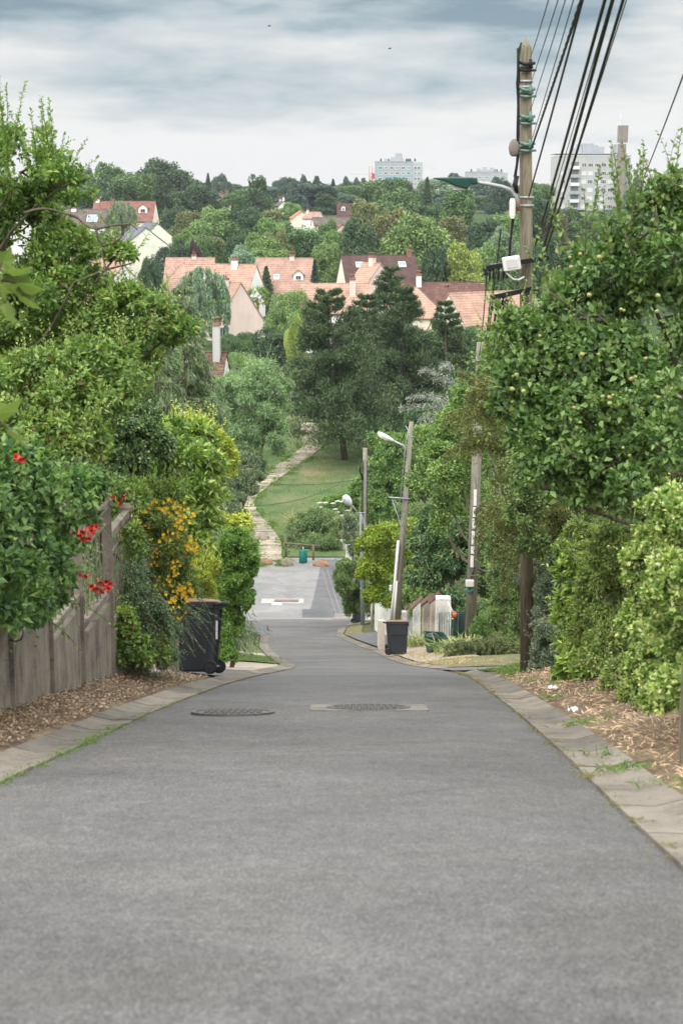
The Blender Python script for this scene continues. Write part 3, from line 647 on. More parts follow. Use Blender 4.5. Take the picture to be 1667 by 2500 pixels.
# street lamp arm and head: a lamp fixed to the pole
lamp=thing('street_lamp','dark green street lamp head on a curved grey arm, fixed to the tall wooden pole','street lamp',PB+pp(1262,490,-.12)); lb=PB+pp(1262,490,-.12)
def lp(px,py,dy=-.12): return PB+pp(px,py,dy)-lb
m=MB(); m.tube([lp(1262,505),lp(1259,478),lp(1247,464),lp(1225,456),lp(1190,449),lp(1150,443)],[.03,.03,.03,.028,.026,.024],10); m.build('arm',M_GALV,lamp)
m=MB(); m.tube([lp(1262,485),lp(1265,515)],.028,8); m.build('rusty_tube',M_RUST,lamp)
m=MB(); secs=[]
for px,yt,yb,hw in ((1164,434,450,.05),(1148,433,451,.075),(1140,433,462,.10),(1110,433,454,.12),(1085,433,443,.12),(1058,434,437,.07)):
    a,b=lp(px,yt),lp(px,yb); secs.append([(a.x,a.y+y,z+ (a.z+b.z)/2) for y,z in rrect(hw*2,(a.z-b.z),.02)])
m.loft(secs,sm=False); m.build('lamp_head',M_GRNL,lamp)
m=MB(); a=lp(1125,459); m.box(a,(.22,.13,.05)); m.build('lamp_glass',M_LAMPG,lamp)
m=MB(); c=pp(1250,508,-.15); m.loft([[(c.x+x,c.y+y,c.z+z) for x,y in rrect(w,.09,.02)] for z,w in ((-.14,.05),(-.10,.075),(.08,.08),(.13,.05))],sm=False); m.build('ballast_box',M_WPLA,pole)
m=MB(); c=pp(1258,358,-.12); m.loft([[(c.x-.02+r*math.cos(t),c.y+r*.6*math.sin(t),c.z+z) for t in [k*math.pi/5 for k in range(10)]] for z,r in ((-.13,.03),(-.10,.06),(-.02,.075),(.06,.06),(.10,.02))]); m.build('grey_bell',plain('dusty_grey_plastic',(.22,.18,.165),.8,.2),pole)
# two cross arms
for k,(a,b,y) in enumerate((((1186,654),(1338,629),0),((1196,727),(1310,703),0))):
    m=MB(); p,q=pp(*a,-.16),pp(*b,-.16); d=q-p; m.tube([p,q],.045,4,sm=False); m.build('cross_arm',M_BLK,pole)
    m=MB()
    for u in (.06,.12,.2,.28,.34):
        c=p.lerp(q,u); m.cyl(c,c-Vector((0,0,.05)),.02,.02,6); m.tube([c-Vector((0,0,.05)),c-Vector((0,0,.08)),c-Vector((0,0,.15)),c-Vector((0,0,.19))],[.008,.017,.015,.006],8)
    m.build('cable_grip',M_BLK,pole)
m=MB(); c=pp(1248,643,-.24); m.box(c,(.235,.13,.19),M=Matrix.Rotation(-.16,4,'Y'),bev=.02); bx=m.build('junction_box',M_WPLA,pole)
m=MB(); m.box(c+Vector((0,-.068,0)),(.15,.01,.11),M=Matrix.Rotation(-.16,4,'Y')); m.build('box_door',plain('box_door_white',(.60,.60,.58),.5,.4),bx)
m=MB(); m.tube([pp(1230,648,-.25),pp(1237,668,-.25),pp(1252,682,-.25),pp(1266,683,-.22),pp(1278,676,-.15)],.013,6); m.build('white_cable',M_WPLA,pole)
m=MB(); rr=random.Random(2)
for k in range(4):   # slack cables tied down the left side
    pts=[pp(1268+rr.uniform(-6,3),112+k*6,-.12)]
    for y in (150,200,260,330,380,430,480,540,600,648): pts.append(pp(1263-(y>380)*6-(y>520)*8-(y>560)*6+rr.uniform(-3,3),y+rr.uniform(-6,6),-.13))
    m.tube(pts,.011,6)
m.tube([pp(1272,104,-.12),pp(1266,120,-.12),pp(1264,150,-.12),pp(1267,200,-.12)],.014,6)
for k in range(3):
    m.tube([pp(1258+k*3,430,-.14),pp(1252+k*4,452,-.18),pp(1262,470,-.16)],.016,6)
m.build('tied_cables',M_BLK,pole)
# ---- overhead wires running back over the camera, and down the hill
def wire(label,p0,p1,r,group='overhead wires from the tall pole',twist=False,ext=1.35,name='overhead_wire',sag=.06):
    a=Vector(p0); b=Vector(p1); b=a+(b-a)*ext; pts=curve_pts(a,b,sag,26); m=MB()
    if twist:
        for ph in (0,2.1,4.2):
            q=[]
            for i in range(121):
                u=i/120*26; k=min(int(u),25); p=pts[k].lerp(pts[k+1],u-k); t=i*1.15+ph; q.append(p+Vector((math.cos(t)*r*.8,0,math.sin(t)*r*.8)))
            m.tube(q,r*.6,5)
    else: m.tube(pts,r,6)
    o=m.build(name,M_BLK); tag(o,label,'wire',group); return o
WT=[((1294,140),1334,.006,'leftmost thin wire rising from the top of the tall pole'),((1294,205),1357,.006,'second thin wire from the left, rising from the upper pole bands'),((1294,270),1375,.006,'third thin wire from the left above the pole'),
 ((1296,345),1395,.006,'fourth thin wire from the left, just left of the twisted cable'),((1297,360),1413,.011,'black twisted cable rising from the third clamp of the tall pole'),((1290,480),1418,.010,'thick wire just right of the twisted cable'),
 ((1306,600),1472,.013,'thick black cable, left one of the bundle crossing the white block'),((1316,590),1487,.006,'thin wire between the two thick black cables'),((1322,620),1491,.015,'thickest black cable crossing the white block'),((1326,632),1516,.012,'thick black cable, right one of the bundle crossing the white block'),((1330,610),1524,.006,'thin wire right of all the thick cables')]
for k,(a,x1,r,lb_) in enumerate(WT):
    wire(lb_,at(a[0],a[1],PY-.15),at(x1,-6,12+.25*(k%3)),r*(.72 if r<.008 else 1),twist=(k==4),ext=2.1)
wire('lone wire at the upper right edge, above the apple tree tips',at(1555,470,26),at(1668,165,14),.007,ext=1.5)
# cables hanging from the cross arms down the slope to the next pole
P2B=ground(1146,1566,.25,38); P2Y=45.; P2B=Vector((at(1146,1566,P2Y).x,P2Y,hz(at(1146,1566,P2Y).x,P2Y))); P2T=at(1173,836,P2Y)
dn=[((1188,668),(1163,868)),((1196,735),(1168,862)),((1202,737),(1166,905)),((1214,735),(1172,868)),((1225,733),(1172,880)),((1232,736),(1176,872)),((1240,733),(1178,880)),((1222,560),(1170,866))]
for k,(a,b) in enumerate(dn):
    o=wire(('thin cable','slack cable','thin cable','thick bundled cable','slack cable','thin cable','slack cable','long cable')[k]+' running downhill from the cross arms, '+('outermost left','second from the left','third from the left','fourth from the left','fifth from the left','sixth from the left','outermost right','from high on the pole')[k],at(*a,PY-.16),at(b[0],b[1],P2Y-.1),.018 if k in(3,) else .009,'cables running down to the second pole',ext=1,sag=.5)
# ---- second pole with white cable guard
p2=thing('utility_pole','grey wooden pole with white cable cover and cream box, by the mesh panel','utility pole',P2B,group='wooden utility poles'); wpole(p2,P2B,P2T,.165,.115,M_POLE2,False)
def q2(px,py,dy=-.2): return at(px,py,P2Y+dy)-P2B
m=MB(); rr=random.Random(4); ya=[1220,1262,1300,1335,1372,1405,1440-35,1400]
for y0,y1 in ((1195,1235),(1238,1262),(1266,1292),(1296,1330),(1334,1352),(1356,1385)):
    a,b=q2(1160-(y0-1195)*.05,y0),q2(1160-(y1-1195)*.05,y1); m.box((a+b)/2,(.085,.05,(a-b).length*.96))
m.build('cable_cover',M_WPLA,p2)
m=MB(); m.box(q2(1146,1424,-.25),(.24,.16,.19),bev=.03); m.build('connection_box',plain('cream_plastic',(.62,.60,.52),.5,.4,.1,3),p2)
m=MB(); m.tube([q2(1138,1438),q2(1146,1446),q2(1154,1438)],.04,8); m.build('blue_green_plug',plain('turquoise_plastic',(.03,.20,.19),.5,.4,.3,20),p2)
m=MB(); m.tube([q2(1158,1385),q2(1150,1412)],.02,6); m.tube([q2(1176,848),q2(1176,950)],.012,6); m.build('cable',M_BLK,p2)
m=MB(); m.tube([q2(1162,882,0),q2(1187,878,0)],.13,12); m.build('steel_band',M_GALV,p2)
# ---- leaning pole with lamp
LY=57.; LB=Vector((at(962,1540,LY).x,LY,hz(at(962,1540,LY).x,LY))); LT=at(1004,1030,LY)
lp_=thing('utility_pole','leaning grey pole with a white cable strip, rising behind the brown lidded bin','utility pole',LB,group='wooden utility poles'); wpole(lp_,LB,LT,.15,.075,M_POLE2,False)
def q3(px,py,dy=-.14): return at(px,py,LY+dy)-LB
m=MB(); m.box((0,0,0),(.0,.0,.0)) if False else None
m.tube([q3(952,1526),q3(962,1440),q3(972,1320)],.05,6); m.tube([q3(960,1530),q3(968,1418)],.045,6); m.build('cable_cover',M_WPLA,lp_)
m=MB(); m.tube([q3(948,1214),q3(1000,1218)],.03,4); m.build('cross_arm',M_GALV,lp_)
m=MB(); m.tube([q3(957,1220),q3(985,1300),q3(1002,1345)],.012,5); m.tube([q3(990,1040),q3(1010,1075),q3(1022,1090)],.014,5); m.tube([q3(960,1220),q3(975,1235),q3(985,1250)],.01,5); m.tube([q3(962,1380),q3(990,1080),q3(1000,1035)],.012,5); m.build('cable',M_GALV,lp_)
m=MB(); c=q3(1003,1175); m.loft([[(c.x+x,c.y+y,c.z+z) for x,y in rrect(w,.08,.02)] for z,w in ((-.09,.05),(-.04,.1),(.08,.12))],sm=False); m.build('white_spotlight',M_WPLA,lp_)
m=MB(); c=q3(953,1435); m.box(c,(.09,.1,.2),bev=.02); m.build('meter_box',M_WPLA,lp_)
def cobra(label,Yl,arm,head,base_off=None,hl=.62,hw=.26):
    b=at(*arm[0],Yl); root=thing('street_lamp',label,'street lamp',b); 
    m=MB(); m.tube([at(x,y,Yl)-b for x,y in arm],.035,8); m.build('arm',M_GALV,root)
    a=at(*head[0],Yl)-b; c=at(*head[1],Yl)-b; d=(c-a); n=d.normalized(); up=n.cross(Vector((0,1,0))); up = up if up.z>0 else -up
    secs=[]
    for u,s in ((0,.35),(.12,.6),(.35,.92),(.6,1.0),(.85,.85),(1,.4)):
        o=a+d*u; secs.append([o+Vector((0,1,0))*x*s+up*y*s for x,y in rrect(hw,hw*.55,hw*.2)])
    m=MB(); m.loft(secs); m.build('lamp_head',M_WPLA,root)
    secs=[]
    for u,s in ((.25,.5),(.5,.85),(.8,.8),(.93,.4)):
        o=a+d*u-up*.05; secs.append([o+Vector((0,1,0))*x*s+up*y*s for x,y in rrect(hw,hw*.6,hw*.2)])
    m=MB(); m.loft(secs); m.build('lamp_glass',M_LAMPG,root); return root
cobra('white street lamp on a short arm, fixed to the leaning pole',LY-.1,[(986,1115),(989,1095),(985,1088),(960,1076)],[(962,1077),(922,1056)])
# ---- slim grey lamp post
GB=Vector((at(885,1532,79).x,79,hz(at(885,1532,79).x,79)))
gp=thing('lamp_post','slim grey metal lamp post with a tilted white head, beside the dark bush','lamp post',GB)
m=MB(); m.tube([(0,0,-.2),at(880,1254,79)-GB],[.10,.065],10); m.build('post',plain('blue_grey_steel',(.24,.28,.31),.5,.5,.2,3),gp)
m=MB(); m.tube([at(866,1252,79)-GB,at(892,1252,79)-GB],.03,4); m.tube([at(880,1254,79)-GB,at(870,1256,79)-GB],.025,5); m.tube([at(882,1256,78.9)-GB,at(883,1300,78.9)-GB],.03,6); m.build('bracket',M_GALV,gp)
m=MB()
for k in range(4): m.tube([at(884,1258+k*5,79)-GB,at(892+k,1278+k*6,79)-GB,at(906,1288+k*6,79.)-GB],.012,5)
m.build('cable',M_GALV,gp)
a=at(876,1256,79)-GB; m=MB(); m.tube([a,at(858,1232,79)-GB],.03,6); m.build('arm',M_GALV,gp)
c=at(848,1222,79)-GB; d=(at(839,1212,79)-at(857,1236,79)); n=d.normalized(); secs=[]
e1=n.orthogonal().normalized(); e2=n.cross(e1)
for u,s in ((-.5,.3),(-.35,.7),(-.1,1),(.2,1.02),(.42,.75),(.52,.3)):
    o=c+d*u; secs.append([o+(e1*math.cos(t)+e2*math.sin(t))*.20*s for t in [k*math.pi/6 for k in range(12)]])
m=MB(); m.loft(secs); m.build('lamp_head',M_LAMPG,gp)
# ---- pole further down
FY=90.; FB=Vector((at(889,1500,FY).x,FY,hz(at(889,1500,FY).x,FY)))
fp=thing('utility_pole','grey wooden pole with black cables, in front of the tall clipped hedge','utility pole',FB,group='wooden utility poles'); wpole(fp,FB,at(891,1094,FY),.16,.12,M_POLE2,False)
m=MB()
for dx in (-7,-4,6): m.tube([at(890+dx,1125,FY-.15)-FB,at(889+dx,1250,FY-.15)-FB,at(888+dx,1400,FY-.15)-FB],.022,5)
m.tube([at(880,1122,FY-.15)-FB,at(878,1150,FY-.15)-FB,at(886,1170,FY-.15)-FB],.05,6); m.build('cable',M_BLK,fp)
wire('thin wire from the far grey pole to the leaning pole',at(890,1122,FY-.1),at(988,1058,LY),.016,'thin wires across the lawn',ext=1,sag=1.0)
wire('thin wire crossing in front of the lawn, upper one',at(886,1130,FY-.1),at(560,1238,34),.008,'thin wires across the lawn',ext=1,sag=.6)
wire('thin wire crossing in front of the lawn, lower one',at(886,1168,FY-.1),at(575,1172,80),.012,'thin wires across the lawn',ext=1,sag=.3)
wire('thin wire passing before the pines',at(1168,880,P2Y),at(700,1030,150),.012,'thin wires across the lawn',ext=1,sag=.4)
# ---- wheelie bins
def wheelie(label,p,rz,tilt=0):
    root=thing('wheelie_bin',label,'wheelie bin',p,rz)          # local +x = back (hinge, wheels)
    def sec(z,w,d,r,xo=0): return [(x+xo,y,z) for x,y in rrect(d,w,r,4)]
    m=MB(); m.loft([sec(.03,.44,.50,.05,-.02),sec(.06,.47,.53,.06,-.02),sec(.30,.49,.57,.06,-.015),sec(.92,.56,.68,.07,0),sec(.93,.60,.72,.07,0),sec(1.012,.60,.72,.07,0)],sm=False)
    for y in (-.2,.2): m.box((.30,y,.52),(.06,.05,.8),M=Matrix.Rotation(.09,4,'Y'))
    m.box((-.34,0,.90),(.05,.46,.06)); m.box((0,.29,.62),(.5,.012,.02)); m.build('body',M_BIN,root)
    m=MB(); m.loft([sec(1.012,.59,.73,.08,-.01),sec(1.022,.59,.73,.08,-.01),sec(1.055,.52,.62,.08,-.01),sec(1.065,.3,.36,.08,-.01)],sm=False); m.build('lid',M_LID,root)
    root.matrix_world=Matrix.Translation(root.location)@Matrix.Rotation(-math.atan((gz(root.location.y-.7)-gz(root.location.y+.7))/1.4),4,'X')@Matrix.Rotation(rz,4,'Z')
    m=MB(); m.tube([(.36,-.27,.97),(.44,-.26,.99),(.455,-.2,1.0),(.455,.2,1.0),(.44,.26,.99),(.36,.27,.97)],.022,8)
    for y in (-.22,0,.22): m.box((.385,y,.98),(.10,.05,.05))
    m.build('handle',M_BIN,root)
    m=MB(); m.cyl((.30,-.27,.10),(.30,.27,.10),.018,.018,8); m.build('axle',M_GALV,root)
    for s in (-1,1):
        m=MB(); y0=s*.245; y1=s*.30; n=24
        def rg(r,y): return [(.30+r*math.cos(2*math.pi*k/n),y,.10+r*math.sin(2*math.pi*k/n)) for k in range(n)]
        m.loft([rg(.07,y0),rg(.094,y0),rg(.10,y0+s*.01),rg(.10,y1-s*.01),rg(.094,y1),rg(.068,y1)],cap=False); wh=m.build('wheel',M_RUB,root)
        m=MB(); m.loft([rg(.069,y0+s*.01),rg(.069,y1-s*.008)],sm=False)
        for k in range(6):
            t=k*math.pi/3; m.box((.30+.04*math.cos(t),y1-s*.004,.10+.04*math.sin(t)),(.05,.012,.012),M=Matrix.Rotation(-t,4,'Y'))
        m.cyl((.30,y1-s*.01,.10),(.30,y1+s*.012,.10),.022,.018,10); m.build('hub',M_BIN,wh)
    return root
def stand(px,py,dz=0): p=ground(px,py,.03); return p
lbp=Vector((at(474,1655,21.8).x,21.8,0)); lbp.z=hz(lbp.x,21.8)+.03
lbin=wheelie('black wheelie bin with brown lid beside the wooden post, left of the road',lbp,math.radians(-9)); lbin.scale=(.97,.97,.97)
m=MB(); m.box((.352,-.10,.62),(.005,.10,.26)); m.build('white_sticker',M_WPLA,lbin)
p=stand(970,1599); rbin=wheelie('black wheelie bin with brown lid on the right kerb in front of the leaning pole',p,math.radians(180)); rbin.scale=(.94,.94,1.0)
p=Vector((at(876,1513,84).x,84,0)); p.z=hz(p.x,84)+.02; wheelie('dark wheelie bin half hidden behind the bush by the slim lamp post',p,math.radians(170))
# ---- open green garden box with black bag
gbp=ground(1056,1606,.03,30,48) if False else None
Yg=45.5; c=at(1056,1606,Yg); gb=thing('recycling_box','open dark green plastic crate with a black bag inside, by the iris leaves','crate',(c.x,Yg,hz(c.x,Yg)+.02),math.radians(12)); M_GBX=plain('dark_green_plastic',(.015,.075,.05),.45,.4,.2,5)
m=MB(); O=[[(x,y,z) for x,y in rrect(w,w*.82,.04)] for z,w in ((0,.34),(.06,.36),(.50,.56),(.52,.62),(.56,.62),(.56,.57),(.45,.53),(.10,.36))]; m.loft(O,sm=False); m.build('tub',M_GBX,gb).rotation_euler=(math.radians(4),math.radians(7),0)
m=MB(); rr=random.Random(8); m.loft([[(r*math.cos(t)*(1+.15*math.sin(3*t+z*9)),r*.8*math.sin(t),z) for t in [k*math.pi/8 for k in range(16)]] for z,r in ((.34,.18),(.44,.23),(.52,.2),(.57,.1),(.6,.03))]); tag(m.build('rubbish_bag',plain('black_bag',(.01,.01,.012),.3,.5,.2,10),None,gb.location),'black plastic bag sitting in the open green crate','bag')
# ---- white gate posts and low wall
M_WPAINT=concrete('white_painted_wall',(.70,.69,.66),3.,True); M_PINKW=concrete('pinkish_render',(.55,.47,.41),3.,True)
def pillar(label,px,pyb,pyt,Y,w,d,mat,cap=True,slope=0.0,rz=0):
    c=at(px,pyb,Y); z=hz(c.x,Y); t=at(px,pyt,Y).z; root=thing('gate_pillar',label,'pillar',(c.x,Y,z-.1),rz,group='white pillars along the right kerb'); h=t-z+.1
    m=MB(); x,y=w/2,d/2; m.add([(-x,-y,0),(x,-y,0),(x,y,0),(-x,y,0),(-x,-y,h-slope),(x,-y,h),(x,y,h),(-x,y,h-slope)],[(3,2,1,0),(4,5,6,7),(0,1,5,4),(1,2,6,5),(2,3,7,6),(3,0,4,7)])
    m.box((0,0,.15),(w+.06,d+.06,.3)); m.build('post',mat,root)
    if cap:
        m=MB(); k=math.atan2(slope,w); L=math.hypot(w,slope)+.16
        for j in range(3): m.box((0,-d*.33+j*d*.33,h-slope/2+.05),(L,d*.30,.06),M=Matrix.Rotation(-k,4,'Y'))
        m.build('tile_cap',plain('old_cap_tiles',(.17,.105,.085),.9,.2,.4,8),root)
    return root
pillar('widest white gate pillar, next to the green mesh panel',1080,1572,1458,50.5,.46,.5,M_WPAINT,False)
pillar('white pillar with sloping tile cap, just left of the widest white pillar',1059,1560,1453,52,.24,.5,M_PINKW,True,.22)
pillar('white pillar with sloping tile cap, third from the widest white pillar',1040,1560,1460,54,.26,.5,M_PINKW,True,.22)
pillar('narrow white pillar with tile cap among the climbing leaves',1016,1555,1466,56,.26,.5,M_WPAINT,True,.26)
pillar('narrow white pillar with tile cap, next to the grey planks',1000,1552,1470,58,.26,.5,M_WPAINT,True,.26)
pillar('low white stub just right of the brown lidded bin',985,1566,1492,57,.16,.3,M_WPAINT,False)
pillar('slim pale pillar right behind the leaning pole',974,1552,1462,62,.2,.3,M_PINKW,False)
m=MB(); c=at(993,1545,60); z=hz(c.x,60)
for k in range(4): m.box((k*.09,k*.25,.75-.06*k),(.075,.03,1.5-.14*k))
o=m.build('plank_gate',M_POLE2,None,(c.x-.1,60,z)); tag(o,'weathered grey plank gate between the white pillars','gate')
# white boundary wall further down, seen as two flat faces with a notch
def wall_run(label,a,b,Ya,Yb,yta,ytb,th,mat):
    A=at(*a,Ya); B=at(*b,Yb); za,zb=hz(A.x,Ya)-.2,hz(B.x,Yb)-.2; ta,tb=at(a[0],yta,Ya).z,at(b[0],ytb,Yb).z
    m=MB(); d=Vector((B.x-A.x,Yb-Ya,0)); n=Vector((d.y,-d.x,0)).normalized()*th; P=[Vector((A.x,Ya,za)),Vector((B.x,Yb,zb)),Vector((B.x,Yb,tb)),Vector((A.x,Ya,ta))]; Q=[p+n for p in P]
    m.add(P+Q,[(0,1,2,3),(4,5,6,7)[::-1],(0,4,5,1),(1,5,6,2),(2,6,7,3),(3,7,4,0)]); o=m.build('boundary_wall',mat); tag(o,label,'wall'); return o
wall_run('white painted wall left of the leaning pole, its face turned to the road',(933,1556),(914,1544),66,74,1468,1449,.2,M_WPAINT)
wall_run('white painted wall end beside the leaning pole',(950,1560),(933.5,1556),66,66.1,1478,1469,.2,M_WPAINT)
wall_run('low pale wall stub behind the brown lidded bin',(925,1590),(921,1580),55,58,1516,1512,.2,M_PINKW)
p=at(907,1545,76); m=MB(); m.cyl((0,0,0),(0,0,1.8),.05,.05,6); tag(m.build('thin_post',M_PINKW,None,(p.x,76,hz(p.x,76))),'thin post at the far end of the white wall','post')
pillar('pale pillar beside the straw coloured grass at the edge of the parking area',838,1372,1318,107,.42,.4,M_PINKW,False)
pillar('second pale pillar behind the dark bush',851,1388,1330,104,.36,.4,M_WPAINT,False)
# green mesh roll and panel
def mesh_panel():
    c=at(1098,1575,49.5); z=hz(c.x,49.5); root=thing('mesh_panel','green wire mesh panel beside the widest white pillar','fence panel',(c.x,49.5,z))
    G=plain('green_mesh_wire',(.05,.10,.085),.5,.4,.15,6); m=MB(); w=.78; h=1.15
    for k in range(19): m.cyl((k*w/18,0,0),(k*w/18,0,h),.010,.010,4)
    for k in range(20): m.cyl((0,-.012,k*h/19),(w,-.012,k*h/19),.009,.009,4)
    for k in range(14): m.cyl((.3*math.cos(k*.25)-.06,-.15+.12*math.sin(k*.25),0),(.3*math.cos(k*.25)-.06,-.15+.12*math.sin(k*.25),h),.012,.012,4)
    m.build('mesh',G,root); m=MB(); m.box((w*.6,.05,h/2),(w*.9,.02,h)); m.build('backing_sheet',plain('dark_green_sheet',(.03,.07,.062),.6,.3,.2,5),root)
    m=MB()
    for x in (0,w): m.cyl((x,0,0),(x,0,h+.1),.03,.03,6)
    m.build('post',M_WPAINT,root)
    m=MB(); m.tube([at(1092,1470,50)-root.location,at(1112,1510,50)-root.location],.05,4); m.tube([at(1092,1512,50)-root.location,at(1122,1510,50)-root.location],.04,4); m.build('white_brace',M_WPAINT,root)
    q=at(1109,1500,49.3)-root.location
    m=MB(); m.cyl(q-Vector((0,0,.09)),q+Vector((0,0,.07)),.075,.06,10); m.cyl(q+Vector((0,0,.07)),q+Vector((0,0,.10)),.05,.02,10); tag(m.build('orange_lamp',plain('orange_plastic',(.55,.12,.02),.4,.5,.1,5),None,root.location),'small orange warning lamp on top of the green mesh panel','warning lamp')
mesh_panel()
# ---- park: litter bin, rail, boulders, bollard
def park():
    p=ground(740,1376,.0,80); root=thing('litter_bin','green park litter bin in front of the wooden rail','litter bin',p); G=plain('park_green',(.01,.16,.14),.5,.4,.2,4)
    m=MB(); n=20; R=lambda r,z:[(r*math.cos(2*math.pi*k/n),r*math.sin(2*math.pi*k/n),z) for k in range(n)]
    m.loft([R(.2,.03),R(.235,.06),R(.25,.8),R(.22,.8),R(.2,.1)]); m.build('bucket',G,root)
    m=MB(); m.loft([R(.262,.78),R(.262,.84),R(.235,.84),R(.235,.78)],cap=False)
    for k in range(12): t=k*math.pi/6; m.box((.25*math.cos(t),.25*math.sin(t),.42),(.02,.05,.76),rz=t)
    m.build('rim',G,root); m=MB(); m.cyl((0,.27,0),(0,.27,1.0),.035,.035,8); m.build('post',M_GALV,root)
    a,b,c=ground(698,1364,0,80),ground(765,1368,0,80),ground(778,1366,0,80)
    rl=thing('wooden_rail','low wooden rail on posts beside the slab path','rail',a)
    for q,h in ((a,1.0),(b,.95)):
        m=MB(); m.cyl(q-a-Vector((0,0,.2)),q-a+Vector((0,0,h)),.075,.07,8); m.build('post',M_OLDW,rl)
    m=MB(); m.cyl(Vector((-.05,0,1.6)),Vector((.02,0,.0)),.07,.08,8); m.build('post',M_OLDW,rl)
    m=MB(); m.cyl(Vector((-.1,-.1,1.06)),c-a+Vector((.1,-.1,.86)),.065,.06,8); m.build('beam',M_OLDW,rl)
    def rock(label,px,py,w,h,col,Ymin=80):
        g=ground(px,py,0,Ymin); s=mpp(g.y,py); rr=random.Random(px); n=18; secs=[]; W_,H_=w*s/2,h*s; ph=[rr.uniform(0,6) for _ in range(6)]
        for i in range(9):
            u=i/8; r=math.sin(math.pi*min(1,.28+.72*(1-u)**.8*.98+.0)) if u>.0 else .86; r=(1-u**2.6)**.5*.98+.02; 
            secs.append([(W_*r*(1+.12*math.sin(3*t+ph[0]+u*3)+.08*math.sin(7*t+ph[1]+u*5)+rr.uniform(-.04,.04))*math.cos(t),W_*.72*r*(1+.14*math.sin(4*t+ph[2]+u*4)+rr.uniform(-.04,.04))*math.sin(t),H_*(u*(1+.10*math.sin(2*t+ph[3])))-.05) for t in [2*math.pi*k/n for k in range(n)]])
        m=MB(); m.loft(secs,sm=False); o=m.build('boulder',col,None,g); tag(o,label,'boulder',group='boulders around the path')
    ra=concrete('brown_rock',(.27,.17,.11),3.); rb=concrete('grey_rock',(.27,.23,.18),4.)
    rock('reddish boulder left of the path foot',650,1379,33,16,ra); rock('rounded grey boulder with a dark underside at the path foot',700,1381,29,22,rb); rock('long flat reddish boulder right of the green litter bin',785,1383,42,16,ra)
    rock('dark boulder higher up on the left edge of the path',638,1322,42,20,rb); rock('dark boulder at the far end of the path, under the pine',730,1014,30,13,rb)
    q=ground(729,1062,0,80); m=MB(); m.cyl((0,0,-.1),(0,0,1.15),.2,.19,10); m.cyl((0.03,0,1.15),(0.03,0,1.28),.19,.10,10); m.cyl((-.42,.2,-.1),(-.42,.2,1.0),.14,.13,8); tag(m.build('bollard',M_OLDW,None,q),'pair of thick wooden bollards at the top of the path','bollard')
park()
# ---- concrete fence on the left
def fpt(px,py,Y): return at(px,py,Y)
FP=[(18,13.1),(118,14.7),(195,16.15),(269,17.75),(318,19.2)]      # post pixel column, distance
def concrete_fence():
    def xy(k): px,Y=FP[k]; return Vector((at(px,1600,Y).x,Y,0))
    pts=[xy(k) for k in range(5)]; d0=(pts[1]-pts[0]); pts=[pts[0]-d0*2,pts[0]-d0]+pts
    root=thing('concrete_fence','weathered grey concrete fence of posts, low wall slabs and baluster railings','fence',(pts[2].x,pts[2].y,hz(pts[2].x,pts[2].y))); B=root.location.copy()
    for k,p in enumerate(pts):
        z=hz(p.x,p.y); h=1.98
        m=MB(); m.box((p.x,p.y,z+h/2-.15),(.115,.115,h+.3),rz=.15)
        m.loft([[(p.x+x,p.y+y,z+h+zz) for x,y in rrect(w,w,.02)] for zz,w in ((-.02,.135),(.03,.135),(.07,.07))],sm=False); m.build('post',M_CONC,root).location=-B
    for k in range(len(pts)-1):          # every panel is level and steps down the slope
        a,b=pts[k],pts[k+1]; z=hz(a.x,a.y); d=(b-a).normalized()
        a2,b2=a+d*.06,b-d*.06; nrm=Vector((d.y,-d.x,0))*.03; P=[]; m=MB(); zl=hz(b.x,b.y)-.1
        for s in (-1,1):
            P+= [Vector((a2.x,a2.y,z-.25))+nrm*s,Vector((b2.x,b2.y,min(z-.25,zl)+.12))+nrm*s,Vector((b2.x,b2.y,z+.42))+nrm*s,Vector((a2.x,a2.y,z+.42))+nrm*s]
        m.add(P,[(0,1,2,3)[::-1],(4,5,6,7),(0,4,5,1)[::-1],(1,5,6,2)[::-1],(2,6,7,3)[::-1],(3,7,4,0)[::-1]])
        m.tube([Vector((a2.x,a2.y,z+.44)),Vector((b2.x,b2.y,z+.44))],.05,4,sm=False); m.build('wall_slab',M_CONC,root).location=-B
        m=MB()
        for zz,r in ((.58,.05),(1.58,.06),(1.36,.022)): m.tube([Vector((a2.x,a2.y,z+zz)),Vector((b2.x,b2.y,z+zz))],r,4,sm=False)
        for j in range(1,8):
            q=a2.lerp(b2,j/8); m.box((q.x,q.y,z+1.08),(.010,.032,.96),rz=math.atan2(d.y,d.x)-math.pi/2)
        m.build('railing',M_CONC,root).location=-B
concrete_fence()
c=at(424,1650,21.2); m=MB(); z=hz(c.x,21.2); m.box((0,0,.25),(.16,.12,1.2),rz=.1,bev=.02); tag(m.build('wooden_post',M_POLE2,None,(c.x,21.2,z)),'weathered wooden post between the weeping shrub and the black bin','post')
c=at(1672,1850,9.6); m=MB(); z=hz(c.x,9.6); m.box((0,0,.18),(.08,.08,.95),rz=.1,bev=.015); tag(m.build('wooden_post',M_OLDW,None,(c.x,9.6,z)),'dark wooden post under the variegated hedge at the right edge','post')
